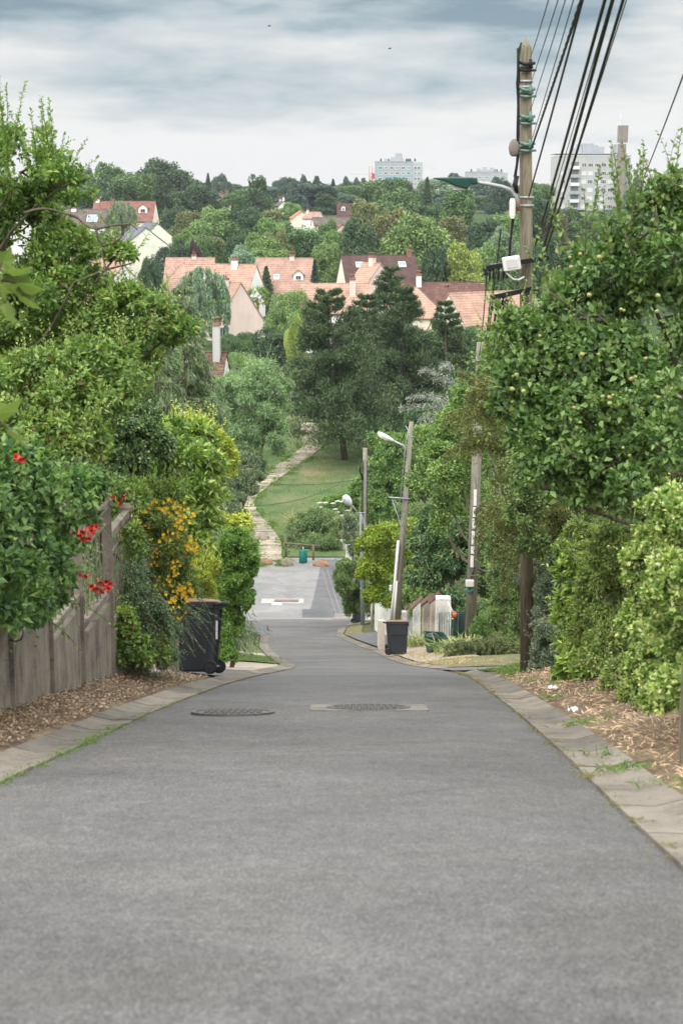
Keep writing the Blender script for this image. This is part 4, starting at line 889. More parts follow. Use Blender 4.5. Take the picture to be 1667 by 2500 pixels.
# litter
def scrap(label,px,py,w,h):
    p=ground(px,py,.0,5); p.z=hz(p.x,p.y)+.01; rr=random.Random(px); m=MB(); n=7; P=[]
    for i in range(n):
        for j in range(n): P.append(((i/(n-1)-.5)*w+rr.uniform(-.01,.01),(j/(n-1)-.5)*w*.6,abs(rr.gauss(0,h))+.004))
    m.add(P,[(i*n+j,i*n+j+1,(i+1)*n+j+1,(i+1)*n+j) for i in range(n-1) for j in range(n-1)]); tag(m.build('paper_scrap',plain('white_paper',(.78,.78,.78),.8,.2,.05,5),None,p),label,'litter')
scrap('crumpled white paper at the foot of the weeping shrub',378,1646,.15,.02); scrap('crumpled white tissue on the dirt verge beside the gutter slabs',1398,1740,.09,.03); scrap('flat white paper at the foot of the laurel hedge',1349,1683,.11,.015)
# birds
def bird(label,px,py,Y,s):
    p=at(px,py,Y); m=MB(); m.tube([(-.16*s,0,0),(-.08*s,0,.0),(.05*s,0,.01),(.13*s,0,.02),(.19*s,0,.02)],[.012*s,.04*s,.05*s,.03*s,.008*s],8)
    for q in (-1,1): m.add([(.06*s,0,.02*s),(-.06*s,0,.02*s),(-.10*s,q*.25*s,.10*s),(0,q*.42*s,.06*s),(.06*s,q*.2*s,.09*s)],[(0,1,2,3,4)],False)
    m.add([(-.12*s,-.03*s,0),(-.12*s,.03*s,0),(-.26*s,.06*s,0),(-.26*s,-.06*s,0)],[(0,1,2,3)]); o=m.build('bird',M_BLK,None,p); o.rotation_euler=(0,0,.5); tag(o,label,'bird')
bird('tiny dark bird flying in the upper cloud, left of centre',657,64,120,.65); bird('tiny dark bird flying in the cloud, left of the wires',951,119,120,.65)
# ================================================================== VEGETATION
RNG=np.random.default_rng(11)
def nrm_(a): return a/np.maximum(np.linalg.norm(a,axis=-1,keepdims=True),1e-9)
def rdir(n,rng=RNG): return nrm_(rng.normal(size=(n,3)))
class Leaves:
    def __init__(s): s.P=[];s.A=[];s.N=[];s.L=[];s.W=[];s.T=[];s.F=[]
    def add(s,P,A,N,L,W,T,fold=.12):
        s.P.append(P);s.A.append(A);s.N.append(N);n=len(P)
        s.L.append(np.broadcast_to(L,(n,)).astype(float));s.W.append(np.broadcast_to(W,(n,)).astype(float));s.T.append(np.broadcast_to(T,(n,)).astype(float));s.F.append(np.full(n,fold))
    def count(s): return sum(len(p) for p in s.P)
    def mesh(s,name,mat,tip=False,org=None):
        P=np.concatenate(s.P);A=nrm_(np.concatenate(s.A));N=np.concatenate(s.N);L=np.concatenate(s.L)[:,None];W=np.concatenate(s.W)[:,None];T=np.concatenate(s.T);F=np.concatenate(s.F)[:,None]
        if org is not None: P=P-np.array(org)
        N=nrm_(N-A*np.sum(A*N,1,keepdims=True)); B=np.cross(A,N)
        v0=P; v1=P+A*L*.42+B*W*.5+N*W*F; v2=P+A*L-N*L*.12; v3=P+A*L*.42-B*W*.5+N*W*F
        V=np.stack([v0,v1,v2,v3],1).reshape(-1,3); n=len(P); Fq=np.arange(4*n).reshape(n,4)
        return mesh_np(name,V,Fq,False,mat,np.clip(T,0,1))
def lobes_of(c,r,nl,size,rng):
    d=rdir(nl,rng); d[:,2]=np.where(d[:,2]<-.55,-d[:,2],d[:,2]); k=rng.uniform(.55,.92,(nl,1))
    return c+d*r*k, np.min(r)*size*rng.uniform(.65,1.25,nl), d
def blob(lv,c,r,cover,leaf,rng,size=.30,nl=None,up=.4,jit=1.0,droop=.0,fold=.12,inner=.3,tvar=.27):
    c=np.array(c);r=np.array(r); vol=np.mean(r)
    if nl is None: nl=int(np.clip(22*(np.prod(r)/np.min(r)**3),22,90))
    lc,lr,ld=lobes_of(c,r,nl,size,rng); area=4*np.pi*np.sum(lr**2); n=int(cover*area/(leaf[0]*leaf[1]*.55)); n=min(n,60000)
    w=lr**2/np.sum(lr**2); idx=rng.choice(nl,n,p=w); d=rdir(n,rng); 
    flip=np.sum(d*ld[idx],1)<-.35; d[flip]*=-1
    u=np.where(rng.random(n)<inner,rng.uniform(.2,.8,n),rng.uniform(.72,1.25,n))
    P=lc[idx]+d*(lr[idx]*u)[:,None]*np.array([1,1,.9])
    N=nrm_(d*.7+np.array([0,0,up])+rng.normal(size=(n,3))*jit*.5)
    A=nrm_(rng.normal(size=(n,3))*.8+d*.75-np.array([0,0,droop])); lt=rng.normal(0,.12,nl)
    T=.42+lt[idx]+rng.normal(0,tvar,n); s=rng.uniform(.5,1.35,n)
    lv.add(P,A,N,leaf[0]*s,leaf[1]*s,T,fold); return lc,lr,ld
def shoot(lv,st,p,d,l,leaf,rng,r=.006,bend=.3,dens=1.0,tb=.1,updown=.35,fold=.12,grav=0.0):
    """a leafy twig that leaves the crown"""
    k=max(5,int(l/leaf[0]*2.2*dens)); d=nrm_(np.array(d)); side=nrm_(np.cross(d,rng.normal(size=3))); t=np.linspace(0,1,k)
    pts=p+d*(t*l)[:,None]+side*(bend*l*t**2)[:,None]*.5-np.array([0,0,1])*(grav*l*t**2)[:,None]
    if st is not None and r>0: st.tube([tuple(pts[i]) for i in np.linspace(0,k-1,min(5,k)).astype(int)],[r,r*.9,r*.75,r*.55,r*.3][:min(5,k)],4,False)
    sd=np.where(np.arange(k)%2==0,1,-1)[:,None]; b=nrm_(np.cross(d,rng.normal(size=(k,3))))
    A=nrm_(d*.8+b*sd*1.0+rng.normal(size=(k,3))*.25); N=nrm_(np.array([0,0,1])*updown+rng.normal(size=(k,3))*.5+d*.3)
    s=np.linspace(1.05,.6,k)*rng.uniform(.8,1.15,k); lv.add(pts,A,N,leaf[0]*s,leaf[1]*s,.5+tb+rng.normal(0,.15,k),fold)
def px_blob(b):
    px,py,rx,ry,Y=b[:5]; dd=b[5] if len(b)>5 else 1.0; c=at(px,py,Y); s=mpp(Y,py); return np.array(c),np.array([rx*s,max(.3*ry,rx)*s*dd,ry*s])
def limb(m,a,b,r0,r1,rng,w=.12,n=7,sag=0.0):
    a=np.array(a,float);b=np.array(b,float);L=np.linalg.norm(b-a); pts=[]
    o1,o2=rng.normal(size=3)*L*w*.5,rng.normal(size=3)*L*w*.3; ph=rng.uniform(0,3)
    for i in range(n+1):
        t=i/n; pts.append(tuple(a+(b-a)*t+(o1+o2*math.sin(4*t+ph))*math.sin(math.pi*t)+np.array([0,0,sag*L*math.sin(math.pi*t)])))
    m.tube(pts,[r0+(r1-r0)*i/n for i in range(n+1)],7)
M_BARK=wood('tree_bark',(.13,.105,.08),10); M_TWIG=plain('twig_bark',(.085,.06,.045),.9,.1,.3,12)
def plant(name,label,cat,blobs,mat,leaf,cover=1.6,base=None,trunk=.05,shoots=0,slen=.5,group=None,size=.30,up=.4,droop=0,jit=1.0,fold=.12,inner=.3,seed=None,sup=.6,limbs=True,nl=None,parts=('foliage','stem'),sgrav=0.0,sdens=1.0,tvar=.27,extra=None):
    rng=np.random.default_rng(seed if seed is not None else abs(hash(label))%9999 if False else sum(map(ord,label)))
    B=[px_blob(b) for b in blobs]; cen=np.mean([c for c,_ in B],0)
    if base is None: bx,by=cen[0],cen[1]
    else: bx,by=base
    bz=hz(bx,by); root=thing(name,label,cat,(bx,by,bz),0,group); lv=Leaves(); st=MB(); o=np.array([bx,by,bz])
    allL=[]
    for c,r in B:
        lc,lr,ld=blob(lv,c,r,cover,leaf,rng,size,nl,up,jit,droop,fold,inner,tvar); allL+=list(zip(lc,lr,ld))
    for k in range(shoots):
        lc,lr,ld=allL[rng.integers(len(allL))]; d=nrm_(ld*.7+np.array([0,0,sup])+rng.normal(size=3)*.35); shoot(lv,st,lc+d*lr*.7,d,slen*rng.uniform(.5,1.25),leaf,rng,max(.004,slen*.008),sdens and .3,sdens,grav=sgrav)
    fork=o+np.array([0,0,max(.15,(cen[2]-bz)*.45)]); 
    if limbs:
        limb(st,o-np.array([0,0,.2]),fork,trunk,trunk*.8,rng)
        for c,r in B: 
            limb(st,fork,c,trunk*(.45 if len(B)<10 else .30),trunk*.08,rng,.12)
        for lc,lr,ld in allL[::max(1,len(allL)//40)]:
            c=B[int(np.argmin([np.linalg.norm(lc-c) for c,_ in B]))][0]; limb(st,c,lc+ld*lr*.5,trunk*.12,trunk*.03,rng,.15,5)
    if extra: extra(lv,st,rng)
    f=link(parts[0],lv.mesh(parts[0],mat,org=o),root)
    if st.v: st.build(parts[1],M_TWIG if trunk<.07 else M_BARK,root,tuple(-o)); 
    root['n']=lv.count(); del root['n']; return root,allL,rng,o
L_PLUM=leafmat('plum_leaves',(0.034,0.071,0.022),(0.079,0.144,0.037),(0.155,0.231,0.060),(.17,.13,.04)); L_MIXED=leafmat('young_leaves',(0.040,0.080,0.023),(0.096,0.161,0.044),(0.178,0.254,0.077),(.24,.12,.045))
L_HOLLY=leafmat('holly_leaves',*[(a*1.1,b*1.05,c*.72) for a,b,c in ((0.025,0.057,0.034),(0.055,0.104,0.059),(0.128,0.193,0.112))],trans=.12,rough=.35); L_VINE=leafmat('vine_leaves',(0.022,0.053,0.020),(0.048,0.101,0.033),(0.106,0.176,0.054))
L_HYPE=leafmat('flower_shrub_leaves',(0.035,0.066,0.021),(0.081,0.127,0.039),(0.148,0.200,0.066),(.18,.10,.035)); L_COTO=leafmat('cotoneaster_leaves',(0.026,0.061,0.031),(0.062,0.113,0.056),(0.129,0.189,0.095),trans=.12,rough=.4)
L_LAUR=leafmat('laurel_leaves',(0.039,0.081,0.021),(0.100,0.168,0.038),(0.211,0.284,0.076),trans=.25,rough=.32); L_GOLD=leafmat('golden_leaves',(0.098,0.142,0.025),(0.203,0.254,0.045),(0.316,0.352,0.085),trans=.3)
L_BOX=leafmat('box_hedge_leaves',(0.034,0.079,0.017),(0.075,0.149,0.035),(0.146,0.236,0.060)); L_APPLE=leafmat('apple_leaves',(.028,.062,.022),(.062,.118,.036),(.118,.185,.062),trans=.24)
L_VARI=leafmat('variegated_leaves',(.045,.09,.02),(.115,.18,.045),(.30,.35,.14),(.62,.62,.40),trans=.25); L_EUON=leafmat('pale_hedge_leaves',(0.047,0.081,0.024),(0.111,0.162,0.048),(0.204,0.263,0.090),(.30,.31,.12)); L_DARKL=leafmat('dark_laurel_leaves',(0.018,0.046,0.020),(0.044,0.092,0.037),(0.106,0.166,0.071),(.16,.09,.03),trans=.15,rough=.3)
L_HAZEL=leafmat('hazel_leaves',(0.035,0.077,0.026),(0.092,0.156,0.050),(0.188,0.270,0.101)); L_PRIV=leafmat('privet_leaves',(0.033,0.066,0.028),(0.083,0.133,0.053),(0.165,0.222,0.093)); L_YEW=leafmat('bronze_conifer_sprays',(.045,.062,.018),(.088,.110,.034),(.15,.165,.06),trans=.15)
L_MAPL=leafmat('golden_maple_leaves',(.07,.115,.016),(.125,.185,.026),(.21,.26,.05),(.34,.20,.06),trans=.3); L_CEDR=leafmat('blue_cedar_needles',(0.060,0.084,0.078),(0.120,0.150,0.141),(0.204,0.231,0.216),trans=.05); L_SPRU=leafmat('spruce_needles',(0.035,0.063,0.035),(0.077,0.114,0.060),(0.142,0.185,0.100),trans=.05)
L_WILW=leafmat('willow_leaves',(0.062,0.113,0.062),(0.116,0.186,0.103),(0.190,0.273,0.158)); L_PINE=leafmat('pine_needles',*[(a*.72,b*.78,c*.56) for a,b,c in ((0.026,0.051,0.034),(0.056,0.089,0.057),(0.099,0.137,0.086))],(.15,.10,.065),trans=.04); L_HEDG=leafmat('clipped_hedge_leaves',(0.039,0.084,0.027),(0.082,0.150,0.048),(0.150,0.229,0.083))
L_IRIS=leafmat('iris_blades',(0.098,0.140,0.056),(0.168,0.217,0.098),(0.266,0.287,0.154),(.42,.36,.18),trans=.2); L_JUNI=leafmat('juniper_sprays',(0.027,0.050,0.020),(0.065,0.091,0.037),(0.128,0.152,0.064),trans=.05); L_WEED=leafmat('wild_shrub_leaves',(0.043,0.081,0.036),(0.091,0.145,0.070),(0.168,0.222,0.114)); L_STRAW=leafmat('straw_grass',(0.132,0.102,0.048),(0.228,0.186,0.102),(0.300,0.258,0.162),trans=.2); L_FIG=leafmat('fig_leaves',(0.034,0.060,0.019),(0.067,0.106,0.036),(0.099,0.143,0.055),trans=.35); L_GRASS=leafmat('grass_blades',(0.028,0.063,0.013),(0.063,0.119,0.025),(0.119,0.182,0.049),(.28,.24,.1)); L_SILV=leafmat('silver_leaves',(.05,.085,.06),(.11,.15,.115),(.19,.23,.185))
# ---------------------------------------------------------------- left side, near to far
def fig():
    b=at(10,1500,8.6); root=thing('fig_tree','large lobed fig leaves reaching in at the left edge','fig tree',(-3.7,8.9,hz(-3.7,8.9))); o=np.array(root.location); rng=np.random.default_rng(4); V=[];F=[];T=[]; st=MB()
    spec=[(15,668,62,20),(40,690,70,-10),(60,720,55,-35),(15,740,60,-60),(5,640,45,60),(-10,1010,80,35),(30,1050,70,-40),(-15,1080,75,-75),(0,700,60,0),(-20,640,50,40)]
    for k,(px,py,s,ang) in enumerate(spec):
        c=np.array(at(px,py,7.6+.06*k)); q=s*mpp(7.6)*.95; prof=[]
        lob=[(-2.7,.5),(-2.1,.72),(-1.6,.62),(-1.0,.92),(-.55,.74),(0,1.08),(.55,.74),(1.0,.92),(1.6,.62),(2.1,.72),(2.7,.5)]
        R=np.array(Matrix.Rotation(math.radians(-ang),3,'Y')@Matrix.Rotation(rng.uniform(.85,1.3),3,'X')); ctr=len(V); V.append(c); ring=[]
        for a,r in lob:
            p=np.array([math.cos(a)*r*q,0,math.sin(a)*r*q]); p[1]=-.25*q*(r**2)*.6+.08*q*math.cos(6*a); V.append(c+R@p); ring.append(len(V)-1)
        for i in range(len(ring)-1): F.append((ctr,ring[i],ring[i+1])); T.append(.5+rng.normal(0,.18))
        limb(st,c,c+R@np.array([-.9*q,0,0]),.006,.008,rng,.1,4)
    me=mesh_np('leaf_spray',np.array(V)-o,np.array(F),True,L_FIG,np.clip(T,0,1)); link('foliage',me,root)
    for z in (700,900,1060): limb(st,o,np.array(at(-60,z,7.9)),.04,.012,rng,.2)
    st.build('branch',M_BARK,root,tuple(-o))
fig()
PLUM=[(55,420,120,110,19),(150,455,70,75,18.5),(20,570,150,110,19.5),(160,610,85,65,19),(290,618,48,26,18.5),(312,738,75,45,18.2),(110,740,200,110,19),(330,800,115,75,18.4),(225,880,170,90,18.8),(60,860,150,120,19.5),(440,800,40,30,18.2),(-130,520,150,150,20),(-150,820,170,170,20),(-330,680,160,180,21)]
def plum_extra(lv,st,rng):
    for (px,py,dx,dz,l) in ((20,330,.05,1,.55),(8,300,-.1,1,.6),(40,300,.15,1,.45),(108,330,-.05,1,.42),(125,350,.1,1,.40),(150,390,.3,1,.3),(180,400,.5,.8,.3),(210,410,1,.55,.22),(225,440,1,.2,.2),(85,330,-.1,1,.3),(60,350,-.2,1,.35),(5,240,0,1,.3),(130,300,.05,1,.25),(110,285,-.1,1,.2)):
        p=np.array(at(px,py,18.6)); shoot(lv,st,p-np.array([dx,0,dz])*.35,(dx,rng.normal()*.2,dz),l+.35,(.072,.036),rng,.006,.2,2.2,0,.2)
    for a,b in (((60,520),(170,525)),((170,525),(235,560)),((235,560),(268,700)),((268,700),(262,760)),((250,600),(300,575)),((300,575),(292,520)),((235,560),(320,545)),((320,545),(335,560)),((60,870),(180,690)),((180,690),(330,640))):
        limb(st,at(*a,18.4),at(*b,18.3),.016,.008,rng,.10)
plant('plum_tree','tall leafy plum tree with sprigs against the sky, at the left edge','tree',PLUM,L_PLUM,(.066,.034),1.0,base=(-5.2,19.5),trunk=.13,shoots=190,slen=.42,parts=('crown','trunk'),extra=plum_extra,jit=1.0,size=.28)
plant('leafy_shrub','bright leafy shrub with reddish young tips below the plum tree','shrub',[(70,980,130,120,16.6),(200,960,130,130,17),(130,1070,140,80,16.4),(285,930,85,90,17.4)],L_MIXED,(.062,.030),1.3,shoots=130,slen=.38,trunk=.04,jit=1.0)
plant('holly_shrub','dark bluish green holly shrub in the middle of the left plants','shrub',[(290,1110,95,90,21),(355,1080,70,60,21),(250,1190,80,70,20.5),(330,1000,70,60,22)],L_HOLLY,(.05,.032),1.7,shoots=30,slen=.25)
plant('creeping_shrub','light green shrub spilling over the fence beside the yellow flowers','shrub',[(300,1215,70,45,19.6),(230,1240,50,40,19),(405,1215,60,40,21)],L_MIXED,(.05,.024),1.4,shoots=60,slen=.3)
vine,vl,vr,vo=plant('trumpet_vine','dark leafy trumpet vine with red flowers, hanging over the concrete fence','vine',[(45,1180,110,85,12.7),(140,1220,85,75,13.9),(55,1300,100,85,12.5),(20,1410,75,75,12.0),(195,1190,70,45,15.0),(165,1310,42,55,14.4),(110,1390,55,60,13.5),(45,1490,45,35,12.3),(150,1410,30,40,13.9),(10,1500,55,40,11.9),(90,1470,45,40,12.9),(60,1490,60,50,12.7),(130,1455,35,45,13.8),(205,1250,35,40,15.2),(-110,1220,110,110,11.6),(-130,1400,100,100,11.0)],L_VINE,(.075,.038),1.5,base=(-2.95,13.6),shoots=120,slen=.4,sgrav=.5,droop=.5,sup=0,limbs=True,trunk=.03)
M_RED=plain('red_petals',(.50,.05,.035),.5,.3,.25,20); M_ORNG=plain('yellow_petals',(.80,.52,.04),.5,.3,.2,20); M_WHT=plain('white_blossom',(.62,.64,.55),.7,.2,.1,5)
def trumpet(px,py,Y,root,o,rng,n):
    m=MB()
    for k in range(n):
        p=np.array(at(px+rng.normal()*12,py+rng.normal()*10,Y))-o; d=nrm_(np.array([rng.normal()*.8,-1,rng.normal()*.6])); d=Vector(d); e1=d.orthogonal().normalized(); e2=d.cross(e1); p=Vector(p)
        m.loft([[p+d*u+(e1*math.cos(t)+e2*math.sin(t))*r*(1+(.25*math.cos(5*t) if u>.05 else 0)) for t in [j*math.pi/5 for j in range(10)]] for u,r in ((-.045,.005),(0,.008),(.025,.012),(.035,.026))],cap=False)
    m.build('flower',M_RED,root)
for px,py,Y,n in ((212,1298,13.4,7),(228,1292,13.6,3),(240,1430,13.9,6),(250,1425,13.9,4),(40,1128,12.4,3),(286,1215,17,3),(222,1408,14.5,2)): trumpet(px,py,Y,vine,vo,vr,n)
hyp,hl,hr,ho=plant('flowering_shrub','shrub covered in yellow orange flowers behind the black bin','shrub',[(375,1320,85,85,20.2),(420,1410,60,90,20.4),(340,1290,60,50,20.2),(410,1480,38,55,20.4),(400,1260,50,35,20.6)],L_HYPE,(.042,.020),1.6,shoots=60,slen=.28)
def flower_mesh():
    m=MB(); rr=random.Random(3); V=[Vector((0,.05,0))]; F=[]
    for k in range(6):          # a spray of six five-petalled blooms on one stalk
        c=Vector((rr.uniform(-.10,.10),rr.uniform(-.03,.03),rr.uniform(-.10,.10))); tl=rr.uniform(-.5,.5); ci=len(V); V += [c,c+Vector((.003,.003,0))]; F.append((0,ci,ci+1))
        for j in range(5):
            t=j*2*math.pi/5+tl; d=Vector((math.cos(t),-.35,math.sin(t))); s=Vector((-math.sin(t),0,math.cos(t))); b=len(V); V += [c+d*.016+s*.010,c+d*.030,c+d*.016-s*.010]; F.append((ci,b,b+1,b+2))
    return m.add(V,F)
fm=flower_mesh().build('flower',M_ORNG,hyp); fm.location=Vector(at(380,1250,20.2))-Vector(ho); fr=random.Random(9)
for k in range(96):
    q=fr.choice(((375,1320,75,75,20.2),(425,1410,48,85,20.4),(415,1480,32,50,20.3),(380,1270,60,40,20.4),(440,1300,30,60,20.4))); hp=np.array(at(q[0]+fr.uniform(-1,1)*q[2],q[1]+fr.uniform(-1,1)*q[3],q[4]-.42))
    lc,lr,ld=hl[fr.randrange(len(hl))]; d=nrm_(np.array([fr.gauss(0,.8)+.2,-1.6,fr.gauss(0,.8)+.2])); c=fm.copy(); COL.objects.link(c); c.parent=hyp; c.location=Vector((hp if k%2 else lc+d*lr*1.3)-ho); s=fr.uniform(.6,1.1); c.scale=(s,s,s); c.rotation_euler=(fr.uniform(-.5,.5),fr.uniform(0,6),fr.uniform(-.6,.6))
def weep(lv,st,rng,c,n,l,leaf,spread,d0=(.35,-.3,-.6),fr=.0):
    for k in range(n):
        p=np.array(c)+rng.normal(size=3)*np.array(spread); d=nrm_(np.array(d0)+rng.normal(size=3)*.35); shoot(lv,st,p,d,l*rng.uniform(.5,1.2),leaf,rng,.004,.3,1.6,.0,.4,grav=.45)
plant('weeping_shrub','dark fine leaved weeping shrub trailing onto the leaf litter in front of the bin','shrub',[(315,1450,55,75,18.9),(345,1540,80,85,18.8),(310,1580,55,60,18.5),(380,1590,55,55,19.3),(405,1490,32,50,20.4),(330,1340,30,60,19.3)],L_COTO,(.026,.015),1.5,shoots=40,slen=.35,sgrav=.6,sup=.1,droop=.5,
 extra=lambda lv,st,rng:[weep(lv,st,rng,at(300,1400,18.7),50,.7,(.028,.015),(.12,.15,.12)),weep(lv,st,rng,at(420,1450,20.7),25,.5,(.026,.015),(.12,.1,.12),(.8,-.3,-.4)),weep(lv,st,rng,at(330,1500,18.6),70,.6,(.028,.016),(.2,.15,.2)),weep(lv,st,rng,at(455,1480,21.2),6,.45,(.026,.014),(.1,.05,.08),(.8,-.2,-.6))])
plant('cherry_laurel','big glossy cherry laurel with long bright leaves, behind the yellow flowers','shrub',[(440,1160,95,105,26),(385,1085,75,65,26),(490,1240,60,85,26),(470,1080,60,50,27),(400,1230,70,80,25.5),(465,1330,50,45,25.5)],L_LAUR,(.15,.055),1.4,base=(-2.9,26),shoots=70,slen=.4,trunk=.06,size=.28,sup=1.0)
plant('golden_privet','yellow green shrub glowing on the right of the cherry laurel','shrub',[(545,1130,32,65,27.5),(520,1085,35,35,27.5),(500,1210,45,35,27),(470,1040,40,25,27.5)],L_GOLD,(.075,.036),1.3,base=(-2.5,27.5),shoots=60,slen=.4,sup=.9)
plant('golden_shrub','low yellow shrub directly above the lid of the left bin','shrub',[(478,1425,48,55,23.8),(510,1390,28,35,24),(460,1370,35,30,24)],L_GOLD,(.05,.020),1.5,shoots=50,slen=.3)
plant('young_tree','small yellow green young tree top behind the clipped column','tree',[(592,1278,22,20,34),(560,1275,25,15,34)],L_GOLD,(.10,.045),1.0,shoots=20,slen=.35,trunk=.03)
plant('box_hedge','clipped bright green column of hedge with a rounded top, left of the road','hedge',[(578,1350,52,60,30),(570,1400,60,70,30),(572,1460,50,70,30),(555,1520,44,60,30),(540,1565,34,50,29.6),(548,1600,34,26,29.4)],L_BOX,(.045,.028),2.1,base=(-2.15,30),shoots=40,slen=.16,size=.2,nl=70)
plant('bamboo_clump','bright narrow leaved bamboo low at the left edge','bamboo',[(-5,1440,45,60,12.6),(20,1500,40,35,12.4)],L_LAUR,(.13,.018),1.0,base=(-3.05,12.4),shoots=16,slen=.4,sdens=.9)
plant('ivy_patch','light green ivy tumbling out below the weeping shrub','ivy',[(320,1590,50,50,18.2),(370,1590,45,45,18.8),(300,1530,35,45,18.2),(325,1330,22,60,18.6)],L_MIXED,(.05,.036),1.5,shoots=40,slen=.3,sup=-.2,trunk=.02)
# conifers
def conifer(name,label,cat,apex,Yc,zb,hw,mat,style,n=26,leaf=(.16,.03),group=None,seed=1,xb=None,trunk=.12,dens=1.0,parts=('crown','trunk')):
    rng=np.random.default_rng(seed); A=np.array(at(*apex,Yc)); x=A[0] if xb is None else xb; b=np.array([x,Yc,hz(x,Yc)]); root=thing(name,label,cat,tuple(b),0,group); lv=Leaves(); st=MB(); H=A[2]-b[2]
    st.tube([tuple(b-np.array([0,0,.3])),tuple(b*.5+A*.5),tuple(A)],[trunk,trunk*.55,.02],8)
    for k in range(n):
        u=(k+.5)/n; z0=zb+(1-zb)*u**.9; base=b+(A-b)*z0; L=hw*(1-u**1.25)**.9*rng.uniform(.75,1.1)+.12*hw; m=int(5+4*(1-u))
        for j in range(m):
            t=rng.uniform(0,2*math.pi); d=np.array([math.cos(t),math.sin(t),{'spruce':.06,'pine':.22,'cedar':.15,'thuja':.9}[style]*(.5+u)]); q=int(10*dens+18*dens*L/hw)
            s=np.sort(rng.uniform(.12,1,q))**.8; droop={'spruce':-.28,'pine':.0,'cedar':-.10,'thuja':.5}[style]
            P=base+d*(s*L)[:,None]+np.array([0,0,1])*(droop*L*s**2)[:,None]+rng.normal(size=(q,3))*L*.05
            if style in('spruce','pine','cedar') and k%2==0: st.tube([tuple(base),tuple(base+d*L*.5+np.array([0,0,droop*L*.25])),tuple(base+d*L*.9+np.array([0,0,droop*L*.8]))],[trunk*.22,trunk*.12,.006],4,False)
            w=9 if style=='pine' else 6
            for i in range(w):
                if style=='spruce': AA=nrm_(d*.45+rng.normal(size=(q,3))*.35-np.array([0,0,.9])); N=rng.normal(size=(q,3))
                elif style=='pine': AA=nrm_(d*.5+np.array([0,0,.75])+rng.normal(size=(q,3))*.65); N=rng.normal(size=(q,3))
                elif style=='cedar': AA=nrm_(d*.7+np.array([0,0,.3])+rng.normal(size=(q,3))*.6); N=np.array([0,0,1])+rng.normal(size=(q,3))*.4
                else: AA=nrm_(d*.3+np.array([0,0,1])+rng.normal(size=(q,3))*.3); N=rng.normal(size=(q,3))
                PP=P+rng.normal(size=(q,3))*L*.055; T=.42+rng.normal(0,.2,q)
                lv.add(PP,AA,N,leaf[0]*rng.uniform(.6,1.3,q),leaf[1]*rng.uniform(.7,1.3,q),T,.05)
    link(parts[0],lv.mesh(parts[0],mat,org=b),root); st.build(parts[1],M_BARK,root,tuple(-b)); return root
conifer('spruce_tree','dark spruce with hanging sprays, between the plum tree and the feathery willow','spruce',(448,690),44,.02,1.75,L_SPRU,'spruce',34,(.20,.022),seed=3,dens=2.0)
conifer('spruce_tree','bushy dark spruce in front of the taller hanging one, behind the laurel','spruce',(380,770),38,.02,1.6,L_SPRU,'spruce',26,(.18,.022),seed=5,dens=1.6)
plant('feathery_shrub','grey green feathery shrub growing around the hanging spruce','shrub',[(330,870,60,80,36),(455,830,40,60,50),(430,770,50,50,47),(390,900,60,60,40)],L_WILW,(.11,.022),1.1,shoots=50,slen=.7,trunk=.05)
plant('willow_tree','feathery grey green willow beside the foot of the slab path','tree',[(600,990,85,95,75),(580,960,45,50,76),(650,985,50,70,75),(560,1080,85,75,74),(630,1060,60,70,74.5),(595,1140,60,55,74),(520,1010,60,80,76),(640,920,35,40,76),(675,965,38,60,76),(545,1040,60,90,75),(665,1040,35,50,75.5)],L_WILW,(.17,.035),1.25,base=(-5.2,77),shoots=240,slen=1.1,trunk=.16,parts=('crown','trunk'),jit=1.2,droop=.4,sgrav=.2,size=.28)
plant('yew_bush','dark feathery yew leaning over the path edge below the willow','bush',[(580,1190,45,55,70),(560,1240,40,50,68),(600,1145,35,40,71),(620,1165,25,14,70)],L_SPRU,(.12,.03),1.6,base=(-5.0,70),shoots=70,slen=.7,sgrav=.3)
# ---------------------------------------------------------------- right side, near to far
plant('variegated_hedge','pale yellow and white variegated hedge at the right edge','hedge',[(1640,1290,95,95,12.2,1.3),(1585,1400,75,90,12.8,1.3),(1650,1440,90,100,11.4,1.3),(1570,1520,60,85,12.8,1.3),(1625,1590,85,85,11.6,1.3),(1585,1640,55,60,12.2,1.2),(1655,1700,70,75,10.6,1.2),(1600,1715,40,45,11.2,1.2),(1650,1210,50,25,12.4),(1770,1420,110,180,11.2),(1800,1640,120,150,10.2),(1990,1650,170,230,8.8)],L_VARI,(.042,.026),2.6,base=(3.0,11.8),shoots=90,slen=.12,size=.16,nl=120)
plant('pale_hedge','loose light green hedge between the laurel and the variegated hedge','hedge',[(1470,1470,70,110,16.8),(1500,1580,55,85,15.8),(1470,1600,60,70,16.4),(1510,1660,45,50,14.8),(1440,1540,45,90,17.2),(1545,1690,35,40,13.8),(1450,1390,60,70,18),(1420,1330,60,60,19.5),(1500,1360,60,80,16.5)],L_EUON,(.040,.022),1.8,base=(3.1,16.4),shoots=150,slen=.28,sup=.3)
plant('cherry_laurel','upright dark green laurel hedge touching the dirt verge on the right','hedge',[(1400,1400,40,75,19),(1405,1500,48,80,19),(1415,1590,55,75,18.8),(1400,1640,48,45,18.6),(1440,1640,45,45,18.2)],L_LAUR,(.105,.042),1.7,base=(2.9,19),shoots=70,slen=.25,sup=.8)
plant('hawthorn_shrub','blue green small leaved shrub right beside the foot of the tall pole','shrub',[(1335,1490,45,75,22.5),(1345,1580,48,60,22.3),(1325,1620,35,30,22.3),(1310,1420,45,50,23.4),(1365,1400,35,50,22.8)],L_SILV,(.035,.020),1.6,base=(3.0,22.4),shoots=90,slen=.3)
